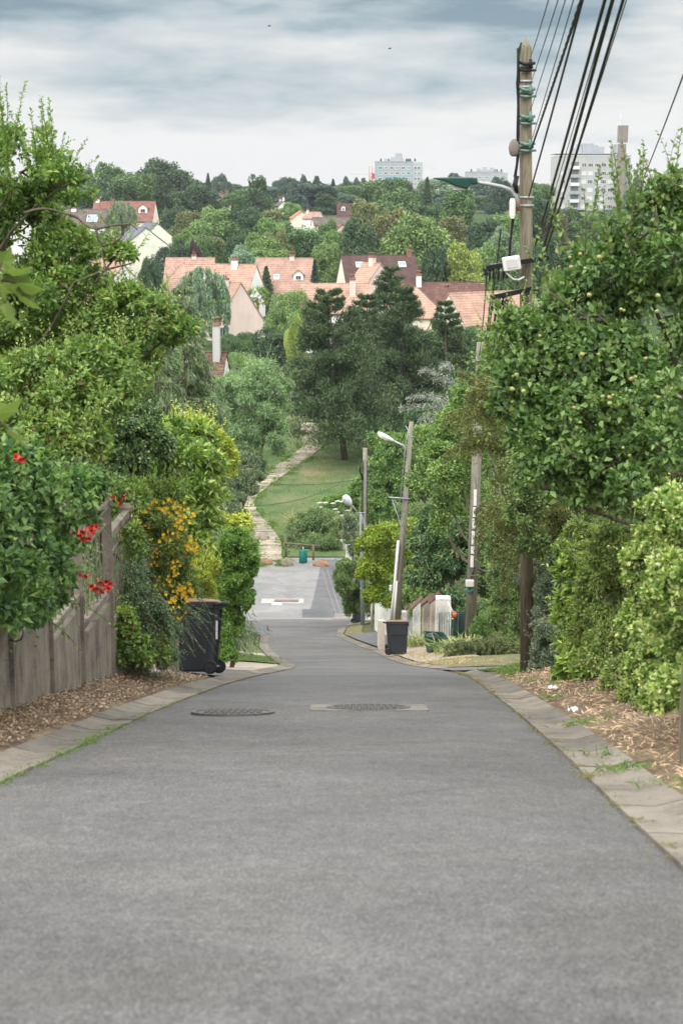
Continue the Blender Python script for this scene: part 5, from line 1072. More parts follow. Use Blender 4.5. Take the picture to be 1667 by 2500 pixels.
plant('privet_thicket','dark fine leaved thicket under the apple tree and around the tall pole','thicket',[(1370,1250,90,80,25),(1260,1330,75,80,27),(1290,1430,55,70,27),(1232,1420,40,70,29),(1235,1310,45,60,29),(1440,1330,60,70,22),(1460,1230,70,60,21),(1230,1500,40,50,29),(1270,1540,30,50,27),(1290,1150,40,60,PY-.7),(1285,1250,42,60,PY-.7),(1300,1330,40,50,PY-.7)],L_PRIV,(.045,.024),1.5,base=(3.6,26),shoots=140,slen=.4,trunk=.06)
APP=[(1590,560,95,110,16),(1500,690,140,95,16),(1395,760,100,85,16),(1310,850,90,75,15.6),(1450,880,150,95,15.6),(1610,790,130,140,16),(1290,930,80,70,15.4),(1400,1010,105,75,15.2),(1560,990,140,100,15.4),(1390,1110,70,60,15),(1500,1130,110,70,15),(1640,480,60,70,16),(1640,640,70,80,15.4),(1620,1090,80,70,14.6),(1260,800,45,40,15.6),(1285,850,60,55,15.6),(1255,990,60,70,15.4),(1300,1080,70,70,15.2),(1320,1180,60,60,15),(1240,890,45,45,15.6),(1450,1200,90,55,15.2),(1380,1190,60,50,15.6),(1540,1190,70,50,14.6),(1760,620,130,150,16.5),(1790,860,150,160,16.5),(1720,1060,110,110,16),(1930,740,140,150,17),(1880,990,130,130,17),(1790,1190,140,90,16.6),(2000,1150,150,120,17)]
def apple_extra(lv,st,rng):
    for px,py,dx,dz,l in ((1515,470,.0,1,.5),(1530,440,-.3,1,.4),(1505,480,-.15,1,.45),(1432,560,.05,1,.35),(1425,590,-.3,1,.4),(1360,560,-.1,1,.35),(1325,655,-.3,1,.4),(1590,440,-.3,1,.3),(1650,400,0,1,.3),(1630,430,-.9,.6,.3),(1250,760,-1,.4,.3),(1230,800,-1,.3,.3),(1205,880,-1,.2,.25),(1345,690,-.5,.8,.4),(1570,450,.2,1,.4),(1480,560,-.2,1,.4),(1450,500,.1,1,.4),(1545,500,.1,1,.5)):
        p=np.array(at(px,py,15.7)); shoot(lv,st,p-np.array([dx,0,dz])*.25,(dx,rng.normal()*.3,dz),l+.25,(.08,.046),rng,.007,.2,2.0,.12,.3)
    o=np.array([4.2,16.2,hz(4.2,16.2)])
    for px,py in ((1300,830),(1240,880),(1320,700),(1520,560),(1600,500),(1450,760)): limb(st,at(1660,990,16),at(px,py,15.5),.03,.007,rng,.12,9,.05)
apple,al,ar,ao=plant('apple_tree','big apple tree full of small yellow green apples, on the right','tree',APP,L_APPLE,(.078,.046),1.0,base=(5.0,16.6),trunk=.13,shoots=220,slen=.45,parts=('crown','trunk'),extra=apple_extra,size=.28,jit=1.1,fold=.2)
def apples():
    m=MB(); n=14; m.loft([[(r*math.cos(2*math.pi*k/n),r*math.sin(2*math.pi*k/n),z) for k in range(n)] for z,r in ((-.024,.006),(-.026,.014),(-.018,.024),(0,.030),(.014,.027),(.022,.016),(.018,.004))])
    t=NT('apple_skin'); q=t.noise(14,3,.6); oi=t.N.new('ShaderNodeObjectInfo'); t.col(t.mix(t.math('MULTIPLY',t.ramp(t.math('ADD',t.math('MULTIPLY',q,.6),t.math('MULTIPLY',oi.outputs['Random'],.4)),[(.50,(0,0,0)),(.68,(1,1,1))]),.6),(.27,.31,.09),(.38,.21,.11)),.35,.4)
    a=m.build('apple',t.m,apple); rr=random.Random(21); first=[(1462,628),(1390,628),(1415,620),(1393,652),(1428,655),(1605,722),(1602,760),(1522,758),(1515,755),(1575,875),(1520,1093),(1536,1112),(1470,968),(1487,970),(1277,955),(1250,950),(1437,720),(1606,970),(1640,950),(1487,985),(1420,865),(1460,865),(1400,995),(1495,965),(1540,925),(1317,820),(1260,915),(1550,920)]
    pts=[]
    for px,py in first: pts.append(np.array(at(px,py,14.55+rr.uniform(0,.3))))
    while len(pts)<96:
        lc,lr,ld=al[rr.randrange(len(al))]; d=nrm_(np.array([rr.gauss(0,.7)-.2,-1,rr.gauss(0,.6)])); pts.append(lc+d*lr*rr.uniform(.75,1.1)); pts.append(pts[-1]+np.array([rr.gauss(0,.05),rr.gauss(0,.03),rr.gauss(0,.05)])) if rr.random()<.35 else None
    for k,p in enumerate(pts[:98]):
        c=a if k==0 else a.copy()
        if k: COL.objects.link(c); c.parent=apple
        c.location=Vector(p-ao); s=rr.uniform(.48,.8); c.scale=(s,s,s); c.rotation_euler=(rr.uniform(-.6,.6),rr.uniform(-.6,.6),rr.uniform(0,6))
apples()
def arch(lv,st,rng,a,b,rise,leaf,dens=1.0,r=.010,tb=0.0,spread=.08):
    a=np.array(a);b=np.array(b);L=np.linalg.norm(b-a); n=22; pts=np.array([a+(b-a)*t+np.array([0,0,rise*L*4*t*(1-t)]) for t in np.linspace(0,1,n)]); st.tube([tuple(p) for p in pts[::3]],r,4,False)
    q=int(L/leaf[0]*34*dens); t=rng.uniform(.1,1,q); k=np.minimum((t*(n-1)).astype(int),n-2); P=pts[k]+(pts[k+1]-pts[k])*((t*(n-1))-k)[:,None]; d=nrm_(pts[k+1]-pts[k]); P=P+rng.normal(size=(q,3))*np.array([spread*.6,spread,spread*.45])*(1.1-t)[:,None]-np.array([0,0,1])*np.abs(rng.normal(size=(q,1)))*spread*.7
    lv.add(P,nrm_(d*.7+rng.normal(size=(q,3))*.6-np.array([0,0,.25])),rng.normal(size=(q,3))+np.array([0,0,.5]),leaf[0]*rng.uniform(.6,1.3,q),leaf[1],.45+tb+rng.normal(0,.2,q))
def yew_extra(lv,st,rng):
    for a,b,rs in (((1290,1010),(1110,1000),.12),((1280,1080),(1080,1100),.18),((1300,1180),(1195,1160),.20),((1290,1240),(1200,1270),.22),((1300,1120),(1130,1070),.15),((1330,1200),(1215,1330),.2),((1380,1180),(1440,1050),.2),((1330,1280),(1420,1240),.2),((1240,1000),(1130,945),.1),((1250,960),(1180,930),.1),((1290,1300),(1215,1290),.12),((1380,1330),(1230,1290),.14),((1400,1250),(1500,1160),.18),((1380,1360),(1300,1460),.2),((1400,1300),(1450,1380),.2),((1330,1330),(1220,1400),.25)):
        for j in range(3): arch(lv,st,rng,at(a[0]+rng.normal()*14,a[1]+rng.normal()*14,24.5),at(b[0]+rng.normal()*24,b[1]+rng.normal()*24,24+rng.uniform(-1,1)),rs*rng.uniform(.6,1.2),(.045,.017),1.3,.008,0,.13)
plant('bronze_conifer','bronze yellow conifer with long arching sprays, left of the apple tree','conifer',[(1290,1060,50,50,25.5),(1330,1180,70,60,25),(1230,1010,50,40,26),(1390,1290,60,45,23)],L_YEW,(.045,.017),1.5,base=(3.8,25.5),shoots=60,slen=.5,extra=yew_extra,trunk=.07,sgrav=.4)
plant('climbing_plant','light green climber growing around the upper part of the tall pole','climber',[(1250,800,35,45,22.5),(1225,860,40,50,27.5),(1270,900,45,60,22.5),(1200,920,35,40,28),(1300,860,40,60,22),(1290,980,35,60,22),(1285,1080,35,60,22),(1290,1190,38,60,22.4),(1270,1260,35,50,22.6)],L_HAZEL,(.055,.032),1.2,base=(3.2,27),shoots=110,slen=.5,trunk=.05)
plant('hazel_tree','light leaved hazel rising behind the second wooden pole','tree',[(1205,1000,50,65,40),(1120,1060,65,75,47.5),(1080,1160,75,85,46),(1130,1180,75,85,48),(1200,1290,45,80,47),(1110,1260,60,70,46),(1140,980,50,40,46),(1060,1080,50,50,50),(1245,1390,35,90,38)],L_HAZEL,(.085,.050),1.3,base=(4.6,44),shoots=170,slen=.6,trunk=.12,parts=('crown','trunk'))
plant('dark_laurel','dark glossy laurel with narrow leaves above the white pillars','shrub',[(1075,1300,50,80,53),(1060,1390,60,60,53),(1110,1400,50,80,52),(1125,1320,40,60,52),(1110,1480,35,50,51),(1040,1330,40,50,56)],L_DARKL,(.15,.045),1.5,base=(3.6,53),shoots=60,slen=.5,droop=.6)
plant('garden_shrub','mixed light green shrub peeping between the white pillars','shrub',[(985,1440,40,35,60),(1030,1450,45,28,58),(960,1460,30,30,62),(1020,1500,25,30,57)],L_HAZEL,(.10,.045),1.3,base=(2.6,60),shoots=50,slen=.4)
plant('golden_maple','round golden green bush hiding the middle of the leaning pole','bush',[(945,1330,65,50,62),(1000,1310,45,45,63),(920,1390,55,60,62),(985,1390,70,65,62),(1030,1360,35,60,63),(940,1450,50,45,62),(1010,1440,45,35,63),(890,1340,25,30,62),(915,1305,30,20,62)],L_MAPL,(.10,.060),1.7,base=(2.4,62.5),shoots=90,slen=.45,trunk=.09,size=.24)
def cedar_extra(lv,st,rng):
    for a,b in (((1110,960),(1020,920)),((1110,970),(1010,970)),((1110,1010),(1020,1010)),((1110,1030),(1030,1050)),((1110,1060),(1040,1090)),((1120,930),(1060,900)),((1100,1000),(1050,960)),((1120,1080),(1050,1110)),((1110,900),(1060,890)),((1110,1000),(1000,1000))):
        for j in range(1): arch(lv,st,rng,at(a[0],a[1]+rng.normal()*10,72),at(b[0]+rng.normal()*10,b[1]+rng.normal()*10,71+rng.uniform(-1.5,1.5)),rng.uniform(.05,.2),(.14,.03),.55,.02,.25,.16)
plant('blue_cedar','silvery blue cedar with drooping branches behind the leaning pole','cedar',[(1125,1000,18,25,73)],L_CEDR,(.12,.03),.5,base=(5.0,73),extra=cedar_extra,trunk=.14,parts=('crown','trunk'))
plant('dark_bush','dark leafy bush around the slim grey lamp post','bush',[(860,1420,40,50,81),(845,1395,30,30,81),(880,1470,35,55,81),(840,1440,22,40,80),(885,1390,25,40,82),(862,1490,22,25,81)],L_PRIV,(.11,.06),1.6,base=(1.6,82),shoots=60,slen=.5)
plant('tall_hedge','tall loosely clipped green hedge beyond the leaning pole','hedge',[(950,1120,50,60,96),(920,1190,45,80,96),(960,1200,50,80,96),(985,1110,40,50,97),(915,1260,40,50,95),(970,1280,50,60,95),(930,1085,30,30,97)],L_HEDG,(.15,.085),1.5,base=(3.0,96),shoots=110,slen=.6)
plant('wild_shrub','bushy wild shrubs behind the wooden rail and green litter bin','shrub',[(735,1300,42,42,109),(790,1290,45,50,109),(830,1300,30,40,108),(760,1335,40,30,107.5),(800,1340,35,32,107),(715,1330,20,25,108)],L_WEED,(.16,.055),1.4,base=(-1.6,109),shoots=120,slen=.8)
def elder_extra(lv,st,rng): pass
eld,el,er,eo=plant('elder_bush','elder bush with flat white flower heads at the edge of the lawn','bush',[(810,1240,38,28,113),(845,1235,30,35,113),(875,1200,25,40,112),(790,1262,30,18,112)],L_HEDG,(.17,.08),1.5,base=(.2,113),shoots=50,slen=.6)
um=MB()
for k in range(9): um.box((random.uniform(-.16,.16),random.uniform(-.1,.1),random.uniform(-.02,.03)),(.12,.10,.035),rz=k)
u0=um.build('flower_head',M_WHT,eld); ru=random.Random(5)
for k in range(16):
    c=u0 if k==0 else u0.copy()
    if k: COL.objects.link(c); c.parent=eld
    c.location=at(ru.uniform(778,850),ru.uniform(1218,1262),111.4)-Vector(eo)
plant('lavender_bush','pale grey green bush next to the slim lamp post head','bush',[(858,1305,24,38,100),(870,1345,20,30,100),(850,1275,15,20,100)],L_SILV,(.14,.045),1.4,base=(.7,100),shoots=70,slen=.7)
def blades(name,label,cat,spots,mat,L,Wd,n,spread,seed,kind=None,lean=.5,tuft=1):
    rng=np.random.default_rng(seed); lv=Leaves(); o=None
    for x,Y in spots:
        b=np.array([x,Y,hz(x,Y)]); o=b if o is None else o
        P=b+np.concatenate([rng.normal(size=(n,2))*spread,np.zeros((n,1))],1)
        P[:,2]=[hz(p[0],p[1])+.01 for p in P]
        A=nrm_(np.array([0,0,1])+np.concatenate([rng.normal(size=(n,2))*lean,np.zeros((n,1))],1)); N=rng.normal(size=(n,3)); l=L*rng.uniform(.5,1.2,n); T=.45+rng.normal(0,.22,n)
        half=P+A*(l*.55)[:,None]; lv.add(P,A,N,l*.75,Wd,T,.05)
        A2=nrm_(A+np.concatenate([A[:,:2]*1.6,-np.full((n,1),.55)],1)); lv.add(half,A2,N,l*.6,Wd*.9,T,.05)
    ob=link(name,lv.mesh(name,mat,org=o),None,tuple(o)); tag(ob,label,cat,kind=kind); return ob
def gp_(px,py,Y): return (at(px,py,Y).x,Y)
blades('iris_clump','pale striped iris leaves between the green crate and the low juniper','iris plant',[gp_(1096,1600,43.5),gp_(1118,1605,43),gp_(1140,1595,44)],L_IRIS,.55,.05,75,.17,3,lean=.45)
blades('iris_clump','pale iris leaves behind the open green crate','iris plant',[gp_(1012,1565,52),gp_(1040,1560,52)],L_IRIS,.6,.045,60,.22,4,lean=.4)
blades('straw_grass','tall dry straw coloured grass behind the wooden rail','grass clump',[gp_(720,1300,112.5),gp_(735,1300,112),gp_(825,1360,107.5)],L_STRAW,1.5,.05,60,.3,5,lean=.15)
def juni_extra(lv,st,rng):
    for k in range(90):
        px=rng.uniform(1120,1275); a=at(px+rng.normal()*20,1590+rng.normal()*10,41.5); d=np.array([rng.normal()*.8-.3,-.8,.25]); arch(lv,st,rng,np.array(a),np.array(a)+nrm_(d)*rng.uniform(.4,.8),.15,(.05,.014),.7,.006,0,.06)
plant('juniper','low dark spreading juniper at the corner of the side driveway','juniper',[(1170,1590,50,22,42),(1220,1580,55,28,42),(1130,1602,35,12,41.5),(1265,1585,35,25,41)],L_JUNI,(.05,.016),1.4,base=(3.6,42),extra=juni_extra,limbs=False)
plant('clipped_bush','yellow green clipped bush behind the low juniper','bush',[(1205,1525,46,42,43.5),(1180,1535,28,32,43.5),(1235,1530,25,35,43.5)],L_JUNI if False else L_HEDG,(.05,.016),2.0,base=(3.9,43.5),shoots=120,slen=.18,sup=1)
plant('golden_conifer','soft golden green conifer behind the clipped bush','conifer',[(1248,1468,32,42,47),(1225,1490,25,30,47),(1265,1500,25,35,46.5)],L_BOX,(.06,.016),1.8,base=(4.9,47),shoots=120,slen=.25,sup=1.2)
# ---------------------------------------------------------------- the pines in the park
def pine(label,apex,base,hw,seed,n=22,lean=0,zb=.2,dens=1.0,Y=None):
    Yb=Y; conifer('pine_tree',label,'pine',apex,Yb,zb,hw,L_PINE,'pine',n,(.34,.075),'black pines around the top of the lawn',seed,xb=at(base,1100,Yb).x,trunk=.30,dens=dens)
pine('broad dark pine with its bare trunk standing beside the slab path',(800,712),842,5.3,31,17,zb=.10,dens=3.2,Y=136)
pine('tall dark pine just right of the one beside the path',(985,705),988,4.4,32,16,zb=.06,dens=3.2,Y=143)
pine('tallest pine tip, rising behind the other pines',(957,655),950,3.9,33,16,zb=.3,dens=1.8,Y=165)
pine('narrow pine at the right end of the pine group',(1086,738),1092,3.0,34,14,zb=.16,dens=1.8,Y=152)
pine('dense dark pine filling the gap between the two front pines',(895,722),905,4.2,35,14,zb=.14,dens=2.4,Y=150)
# ---------------------------------------------------------------- far trees: a few crown shapes, copied
def proto_crown(kind,seed,n,leaf):
    rng=np.random.default_rng(seed); lv=Leaves()
    if kind=='round': env=[((0,0,.60),(.40,.40,.36))]
    elif kind=='wide': env=[((-.18,0,.52),(.32,.36,.34)),((.2,.05,.60),(.30,.34,.36)),((0,.0,.72),(.26,.26,.26))]
    elif kind=='tall': env=[((0,0,.40),(.34,.34,.28)),((0.02,0,.68),(.26,.26,.28)),((-.03,0,.84),(.16,.16,.15))]
    elif kind=='clumpy': env=[((-.22,0,.45),(.24,.28,.26)),((.24,.05,.5),(.22,.28,.26)),((0,-.1,.66),(.26,.26,.25)),((-.1,.1,.82),(.17,.17,.15)),((.16,0,.74),(.16,.16,.16)),((0,-.2,.36),(.3,.2,.22))]
    elif kind=='poplar': env=[((0,0,.45),(.34,.34,.42)),((0,0,.78),(.2,.2,.2))]
    elif kind=='sparse': env=[((-.2,0,.5),(.22,.2,.2)),((.2,0,.55),(.2,.2,.18)),((0,0,.7),(.18,.2,.18)),((-.12,0,.86),(.12,.12,.10)),((.14,0,.82),(.12,.12,.12)),((.28,0,.72),(.1,.1,.1)),((0,0,.35),(.34,.3,.25))]
    tot=0; vs=[np.prod(r)**(2/3) for _,r in env]; 
    for (c,r),v in zip(env,vs):
        c=(c[0]*1.1,c[1]*1.1,1-(1-c[2])*1.22); r=(r[0]*1.12,r[1]*1.12,r[2]*1.2)
        m=int(n*v/sum(vs)); nl=46 if kind!='sparse' else 16; c=np.array(c);r=np.array(r); lc,lr,ld=lobes_of(c,r,nl,.30,rng); k=rng.choice(nl,m,p=lr**2/np.sum(lr**2)); d=rdir(m,rng); f=np.sum(d*ld[k],1)<-.2; d[f]*=-1
        P=lc[k]+d*(lr[k]*rng.uniform(.7,1.12,m))[:,None]; lt=rng.normal(0,.13,nl); s=rng.uniform(.6,1.3,m)
        lv.add(P,rng.normal(size=(m,3))+d*.4,d*.6+np.array([0,0,.5])+rng.normal(size=(m,3))*.5,leaf*s,leaf*.62*s,.45+lt[k]+rng.normal(0,.17,m))
    return lv.mesh('crown_'+kind,L_FAR)
def proto_con(seed,n,leaf,weep=False):
    rng=np.random.default_rng(seed); lv=Leaves(); t=rng.uniform(0,2*np.pi,n); u=rng.random(n)**1.3; tier=.5+.5*np.abs(np.sin(u*34)); r=.42*(1-u)**.85*tier*np.sqrt(rng.uniform(.25,1,n)); P=np.stack([r*np.cos(t),r*np.sin(t),.10+.9*u-.10*r],1)
    d=np.stack([np.cos(t),np.sin(t),np.full(n,-.25)],1); lv.add(P,d+rng.normal(size=(n,3))*.4,rng.normal(size=(n,3))+np.array([0,0,.8]),leaf*rng.uniform(.6,1.3,n),leaf*.4,.42+rng.normal(0,.18,n)); return lv.mesh('crown_conifer',L_FAR)
def proto_weep(seed,n,leaf):
    rng=np.random.default_rng(seed); lv=Leaves(); s=110; a=rdir(s,rng)*np.array([.36,.36,.22])+np.array([0,0,.72])
    for k in range(s):
        q=n//s; L=rng.uniform(.12,.42); tt=rng.random(q); P=a[k]+np.array([0,0,-1])*(tt*L)[:,None]+rng.normal(size=(q,3))*.016+np.array([a[k][0],a[k][1],0])*(tt*.2)[:,None]; lv.add(P,rng.normal(size=(q,3))*.35-np.array([0,0,1]),rng.normal(size=(q,3)),leaf*rng.uniform(.6,1.3,q),leaf*.34,.45+rng.normal(0,.2,q))
    return lv.mesh('crown_weeping',L_FAR)
L_FAR=leafmat('broadleaf_foliage',(.45,.48,.42),(1,1,1),(1.75,1.65,1.6),trans=.18,objcol=True)
PRO={}
for k in ('round','wide','tall','clumpy','poplar','sparse'): PRO[k]=[proto_crown(k,s,{'sparse':6500}.get(k,11000),.040) for s in (1,2)]; PRO[k+'+']=[proto_crown(k,s+7,{'sparse':9000}.get(k,26000),.026) for s in (1,2)]
PRO['con']=[proto_con(s,9000,.05) for s in (1,2)]; PRO['con+']=[proto_con(5,16000,.04)]; PRO['weep']=[proto_weep(3,9000,.05)]; PRO['weep+']=[proto_weep(4,17000,.045)]
def proto_trunk():
    m=MB(); rng=np.random.default_rng(3); m.tube([(0,0,-.05),(.005,0,.2),(0,.01,.45),(0,0,.75)],[.032,.024,.016,.005],7)
    for k in range(7): t=k*.9; limb(m,(0,0,.22+.05*k),(.26*math.cos(t),.26*math.sin(t),.45+.05*k),.011,.003,rng,.2,5)
    me=bpy.data.meshes.new('tree_trunk'); me.from_pydata(m.v,[],m.f); me.materials.append(M_BARK); return me
TRUNK=proto_trunk()
DK,MD,LT,OL,BL,YL,CU,SV,BD=[tuple(v*2.0 for v in q) for q in ((.030,.056,.026),(.050,.088,.030),(.082,.130,.042),(.080,.090,.034),(.044,.074,.056),(.125,.165,.042),(.035,.018,.026),(.095,.135,.085),(.028,.048,.034))]
fr_=random.Random(14)
def tree(label,px,ytop,w,Y,kind,col,cat='tree',name='tree',group='trees on the far hillside',zt=None):
    A=at(px,ytop,Y); z=hz(A.x,Y)-.3; h=A.z-z; ww=w*mpp(Y,ytop)*1.22; root=thing(name,label,cat,(A.x,Y,z),fr_.uniform(0,6.28),group); root.scale=(ww,ww,h*1.0)
    me=PRO[kind][fr_.randrange(len(PRO[kind]))]; c=link('crown',me,root); j=fr_.uniform(.88,1.14); c.color=(col[0]*j*fr_.uniform(.93,1.07),col[1]*j,col[2]*j*fr_.uniform(.9,1.1),1); link('trunk',TRUNK,root); return root
FAR=[('tall round tree on the left skyline, beside the plum sprigs',267,392,92,520,'clumpy',MD),('wide dark tree, highest on the left skyline',392,391,150,545,'wide',DK),('big rounded tree in front of the highest left one',330,416,118,480,'round',MD),('dark tree right below the highest left tree',394,428,72,458,'tall',DK),
('full dark tree at the right end of the left tree mass',478,444,104,470,'round',DK),('dark conifer on the skyline right of the left tree mass',508,423,32,640,'con',BD),('bluish tree next to the skyline conifer',540,425,50,650,'round',BL),('sparse tall tree poking above the skyline in the centre left',627,420,78,470,'sparse',DK),('rounded tree left of the sparse tall tree',578,470,74,490,'round',MD),
('slim bluish tree behind the sparse tall one',692,434,24,650,'tall',BL),('bluish tree hidden behind the plum branches',214,410,40,600,'round',BL),('dark tree behind the brown house with tall chimneys',436,500,80,432,'clumpy',DK),('broad light tree below the tall chimneyed house',528,512,120,365,'wide',LT),('broad olive green tree in the middle of the hillside',652,508,120,385,'clumpy',OL),
('mid green tree above the pink roofs',487,572,72,322,'round',MD),('light tree right of the ivory gables',445,556,66,340,'clumpy',LT),('dark blue green pine beside the ivory gables',420,592,72,318,'round',BD),('small copper purple tree right of the ivory gables',474,588,32,312,'round',CU),('silver green tree above the cross gabled house',590,594,74,306,'clumpy',SV),
('dark green tree between the light ones above the pink roofs',602,560,70,342,'tall',MD),('broad light green tree above the skylight roof',660,580,118,322,'wide',LT),('drooping pale tree in front of the red roofed house',297,482,72,404,'weep',SV),('bluish skyline tree left of the three poplars',703,430,46,640,'round',BL),
('first of the skyline poplars, with a bird on its tip',740,428,30,650,'poplar',BL),('second of the skyline poplars',774,427,28,650,'poplar',BD),('dark pine right of the skyline poplars',813,437,34,630,'con',BD),('slim dark poplar left of the red crane',845,431,26,640,'poplar',BL),('second slim poplar below the red crane',870,434,30,640,'poplar',BL),('slim tree just under the crane counterweight',888,434,24,655,'tall',BL),
('wide bluish dark tree below the skyline poplars',756,448,118,560,'wide',BD),('light tree above the orange roof',712,494,58,482,'round',LT),('pale tree left of the dormer windowed brown roof',816,464,54,560,'clumpy',SV),('mid tree right of the dormer windowed brown roof',850,472,64,545,'clumpy',BL),('full green tree below the block with blue panels',945,430,120,480,'round',MD),('broad green tree in the centre of the woods',972,462,140,402,'wide',MD),('olive brown tree left of the centre woods',890,480,92,392,'clumpy',OL),('large olive tree with brownish leaves in the middle of the woods',958,502,112,342,'clumpy',OL),
('dark conifer in front of the low white block',1043,433,44,520,'con',DK),('pale tree behind the conifer, left of the green lamp head',1062,434,96,560,'round',SV),('dark tree under the green lamp head',1112,420,64,620,'clumpy',BD),('tall yellowish green tree below the lamp arm',1122,454,118,382,'tall',MD),('largest light green tree behind the maroon roof',1018,522,150,322,'wide',LT),('dark tree above the maroon roof',872,538,100,316,'round',DK),('mid green tree above the low salmon roof',800,538,66,350,'round',MD),
('mid green tree beside the orange roof',738,556,118,332,'wide',MD),('light grey green tree behind the skylight roof',806,590,82,310,'wide',LT),('yellowish tree right of the maroon roof',1125,585,112,272,'clumpy',YL),('dark tree just left of the tall pole top',1222,428,62,505,'clumpy',BD),('mid green tree behind the tall pole',1308,442,84,560,'round',MD),('tree at the left foot of the grey tower',1325,452,60,590,'round',MD),('silvery cedar behind the tall pole',1226,548,74,330,'clumpy',SV),
('dark tree at the foot of the grey tower',1332,505,104,402,'tall',DK),('dark tree right of the tower foot',1385,508,92,425,'wide',DK),('dark tree behind the apple sprigs',1455,528,110,452,'round',BD),('small tree right of the grey tower, on the skyline',1555,427,34,560,'tall',BL),('rounded tree right of the grey tower',1568,458,88,505,'round',MD),('skyline tree at the right edge',1648,446,104,560,'wide',BL),('green tree at the right edge behind the apple tree',1620,470,96,482,'round',MD),('weeping light tree behind the tall pole, above the apples',1370,640,96,258,'weep',LT),('light tree behind the cross arms',1180,595,90,282,'round',LT),('pale skyline tree between poplars and crane',905,470,60,540,'round',SV),
('dark tree beyond the brown roofed house',1155,640,90,285,'round',DK),('mid tree beyond the cross arms',1240,640,110,265,'wide',MD),('hidden dark tree under the apple sprigs',1320,620,120,300,'wide',DK),('dark tree left of the lamp pole top',1165,440,70,600,'round',BL),('green tree far right behind the tower trees',1500,540,110,390,'wide',MD)]
for t in FAR: tree(*t)
fk=random.Random(77)
def fill(lb,n,x0,x1,t0,t1,Y0,Y1,w0,w1,cols):
    for k in range(n):
        px=x0+(x1-x0)*(k+fk.uniform(.1,.9))/n; YY=fk.uniform(Y0,Y1); tt=fk.uniform(t0,t1); tt=max(tt,512) if 1325<px<1545 and YY<575 else tt; tree(lb,px,tt,fk.uniform(w0,w1),YY,fk.choice(('round','wide','clumpy','tall')),fk.choice(cols),group=lb+' group')
fill('one of the lower trees packed along the foot of the skyline',40,-500,2300,450,478,515,600,70,110,(DK,MD,BL,MD))
fill('one of the distant blue green trees closing the skyline in the centre',16,430,920,440,454,640,780,40,80,(BL,BD,DK))
fill('one of the low trees packed between the ivory gables and the pink roofs',12,425,850,560,600,308,345,60,95,(MD,LT,DK,OL))
fill('one of the green trees packed on the slope left of the orange roof',9,430,690,505,545,362,405,70,105,(MD,LT,OL,DK))
fill('one of the green trees packed on the slope below the low white block',14,880,1460,480,545,350,420,80,120,(MD,LT,OL,DK))
fill('one of the trees packed behind the right hand roofs',20,1010,2300,575,625,268,310,70,110,(MD,DK,LT))
fill('one of the trees packed below the grey tower',14,1330,2300,500,545,440,540,80,110,(DK,BD,MD))
fill('one of the trees hidden behind the plum tree branches',18,-700,260,500,640,270,420,80,120,(MD,DK,LT))
NEAR=[('light tree left of the pines, beside the pink gable',722,708,110,226,'wide+',LT),('dark round tree left of the pines',662,796,116,190,'clumpy+',DK),('mid green tree below the pink gable',600,812,80,205,'round+',MD),('small yellow green tree beside the dark round one',722,772,50,186,'round+',YL),('light bush right of the very tall white chimney',585,855,80,182,'round+',LT),('dark tree behind the very tall white chimney',560,815,60,220,'round+',MD),('broad tree right of the pines below the slanted skylight',1148,790,120,190,'clumpy+',MD),('tree behind the second pole top',1215,800,110,170,'round+',MD),
('dark tree between the pink roofs at the left',367,626,64,252,'round+',DK),('small blue spruce beside the pink skylight roof',768,636,44,286,'con',BD),('dark spruce behind the cross gabled house',650,650,60,284,'con',DK),('drooping birch in front of the pink gabled house',492,638,128,232,'weep+',SV),('leafy tree at the far end of the slab path',640,880,130,165,'round+',MD),('shrubby tree left of the willow',455,900,110,120,'wide+',MD),('mid tree below the birch',440,790,110,150,'clumpy+',MD),('tree hiding the left end of the pink roofs',380,760,110,170,'wide+',MD),
('dark tree beyond the far road',760,880,150,182,'wide+',DK),('tree behind the narrow pine',1075,800,130,200,'wide+',MD),('dark tree right of the lawn',1040,960,150,118,'clumpy+',DK),('tree filling behind the hazel',1150,900,160,95,'clumpy+',MD),('tree behind the bronze conifer',1290,900,200,70,'wide+',MD),('grey green tree behind the apple tree',1500,820,260,55,'wide+',MD),('dark tree behind the climber on the tall pole',1350,780,160,110,'wide+',DK),('green garden tree left beyond the plum tree',180,800,240,60,'wide+',MD),('green garden tree beside the spruces',260,760,170,95,'round+',MD)]
for t in NEAR: tree(*t,group='garden trees in the valley')
def palm():
    Y=254; b=at(630,812,Y); z=hz(b.x,Y); top=at(630,728,Y); root=thing('palm_tree','small fan palm between the pink gable and the skylight roof','palm',(b.x,Y,z)); h=top.z-z; m=MB(); m.tube([(0,0,-.2),(0,0,h)],[.22,.18],8); m.build('trunk',M_BARK,root); lv=Leaves(); rng=np.random.default_rng(6)
    for k in range(34):
        t=rng.uniform(0,6.28); e=rng.uniform(-.7,1.1); d=np.array([math.cos(t)*math.cos(e),math.sin(t)*math.cos(e),math.sin(e)]); c=np.array([0,0,h])+d*1.2; q=12; lv.add(np.tile(c,(q,1)),nrm_(d+rng.normal(size=(q,3))*.5-np.array([0,0,.15])),rng.normal(size=(q,3)),1.1*rng.uniform(.7,1.1,q),.16,(.45 if e>-.2 else .97)+rng.normal(0,.12,q))
    link('crown',lv.mesh('palm_fronds',leafmat('palm_fronds',(.05,.10,.035),(.085,.15,.05),(.13,.20,.07),(.30,.24,.07))),root)
palm()
p=at(738,430,648); bird('small dark bird perched on the tip of a skyline poplar',738,427,648,3.2)
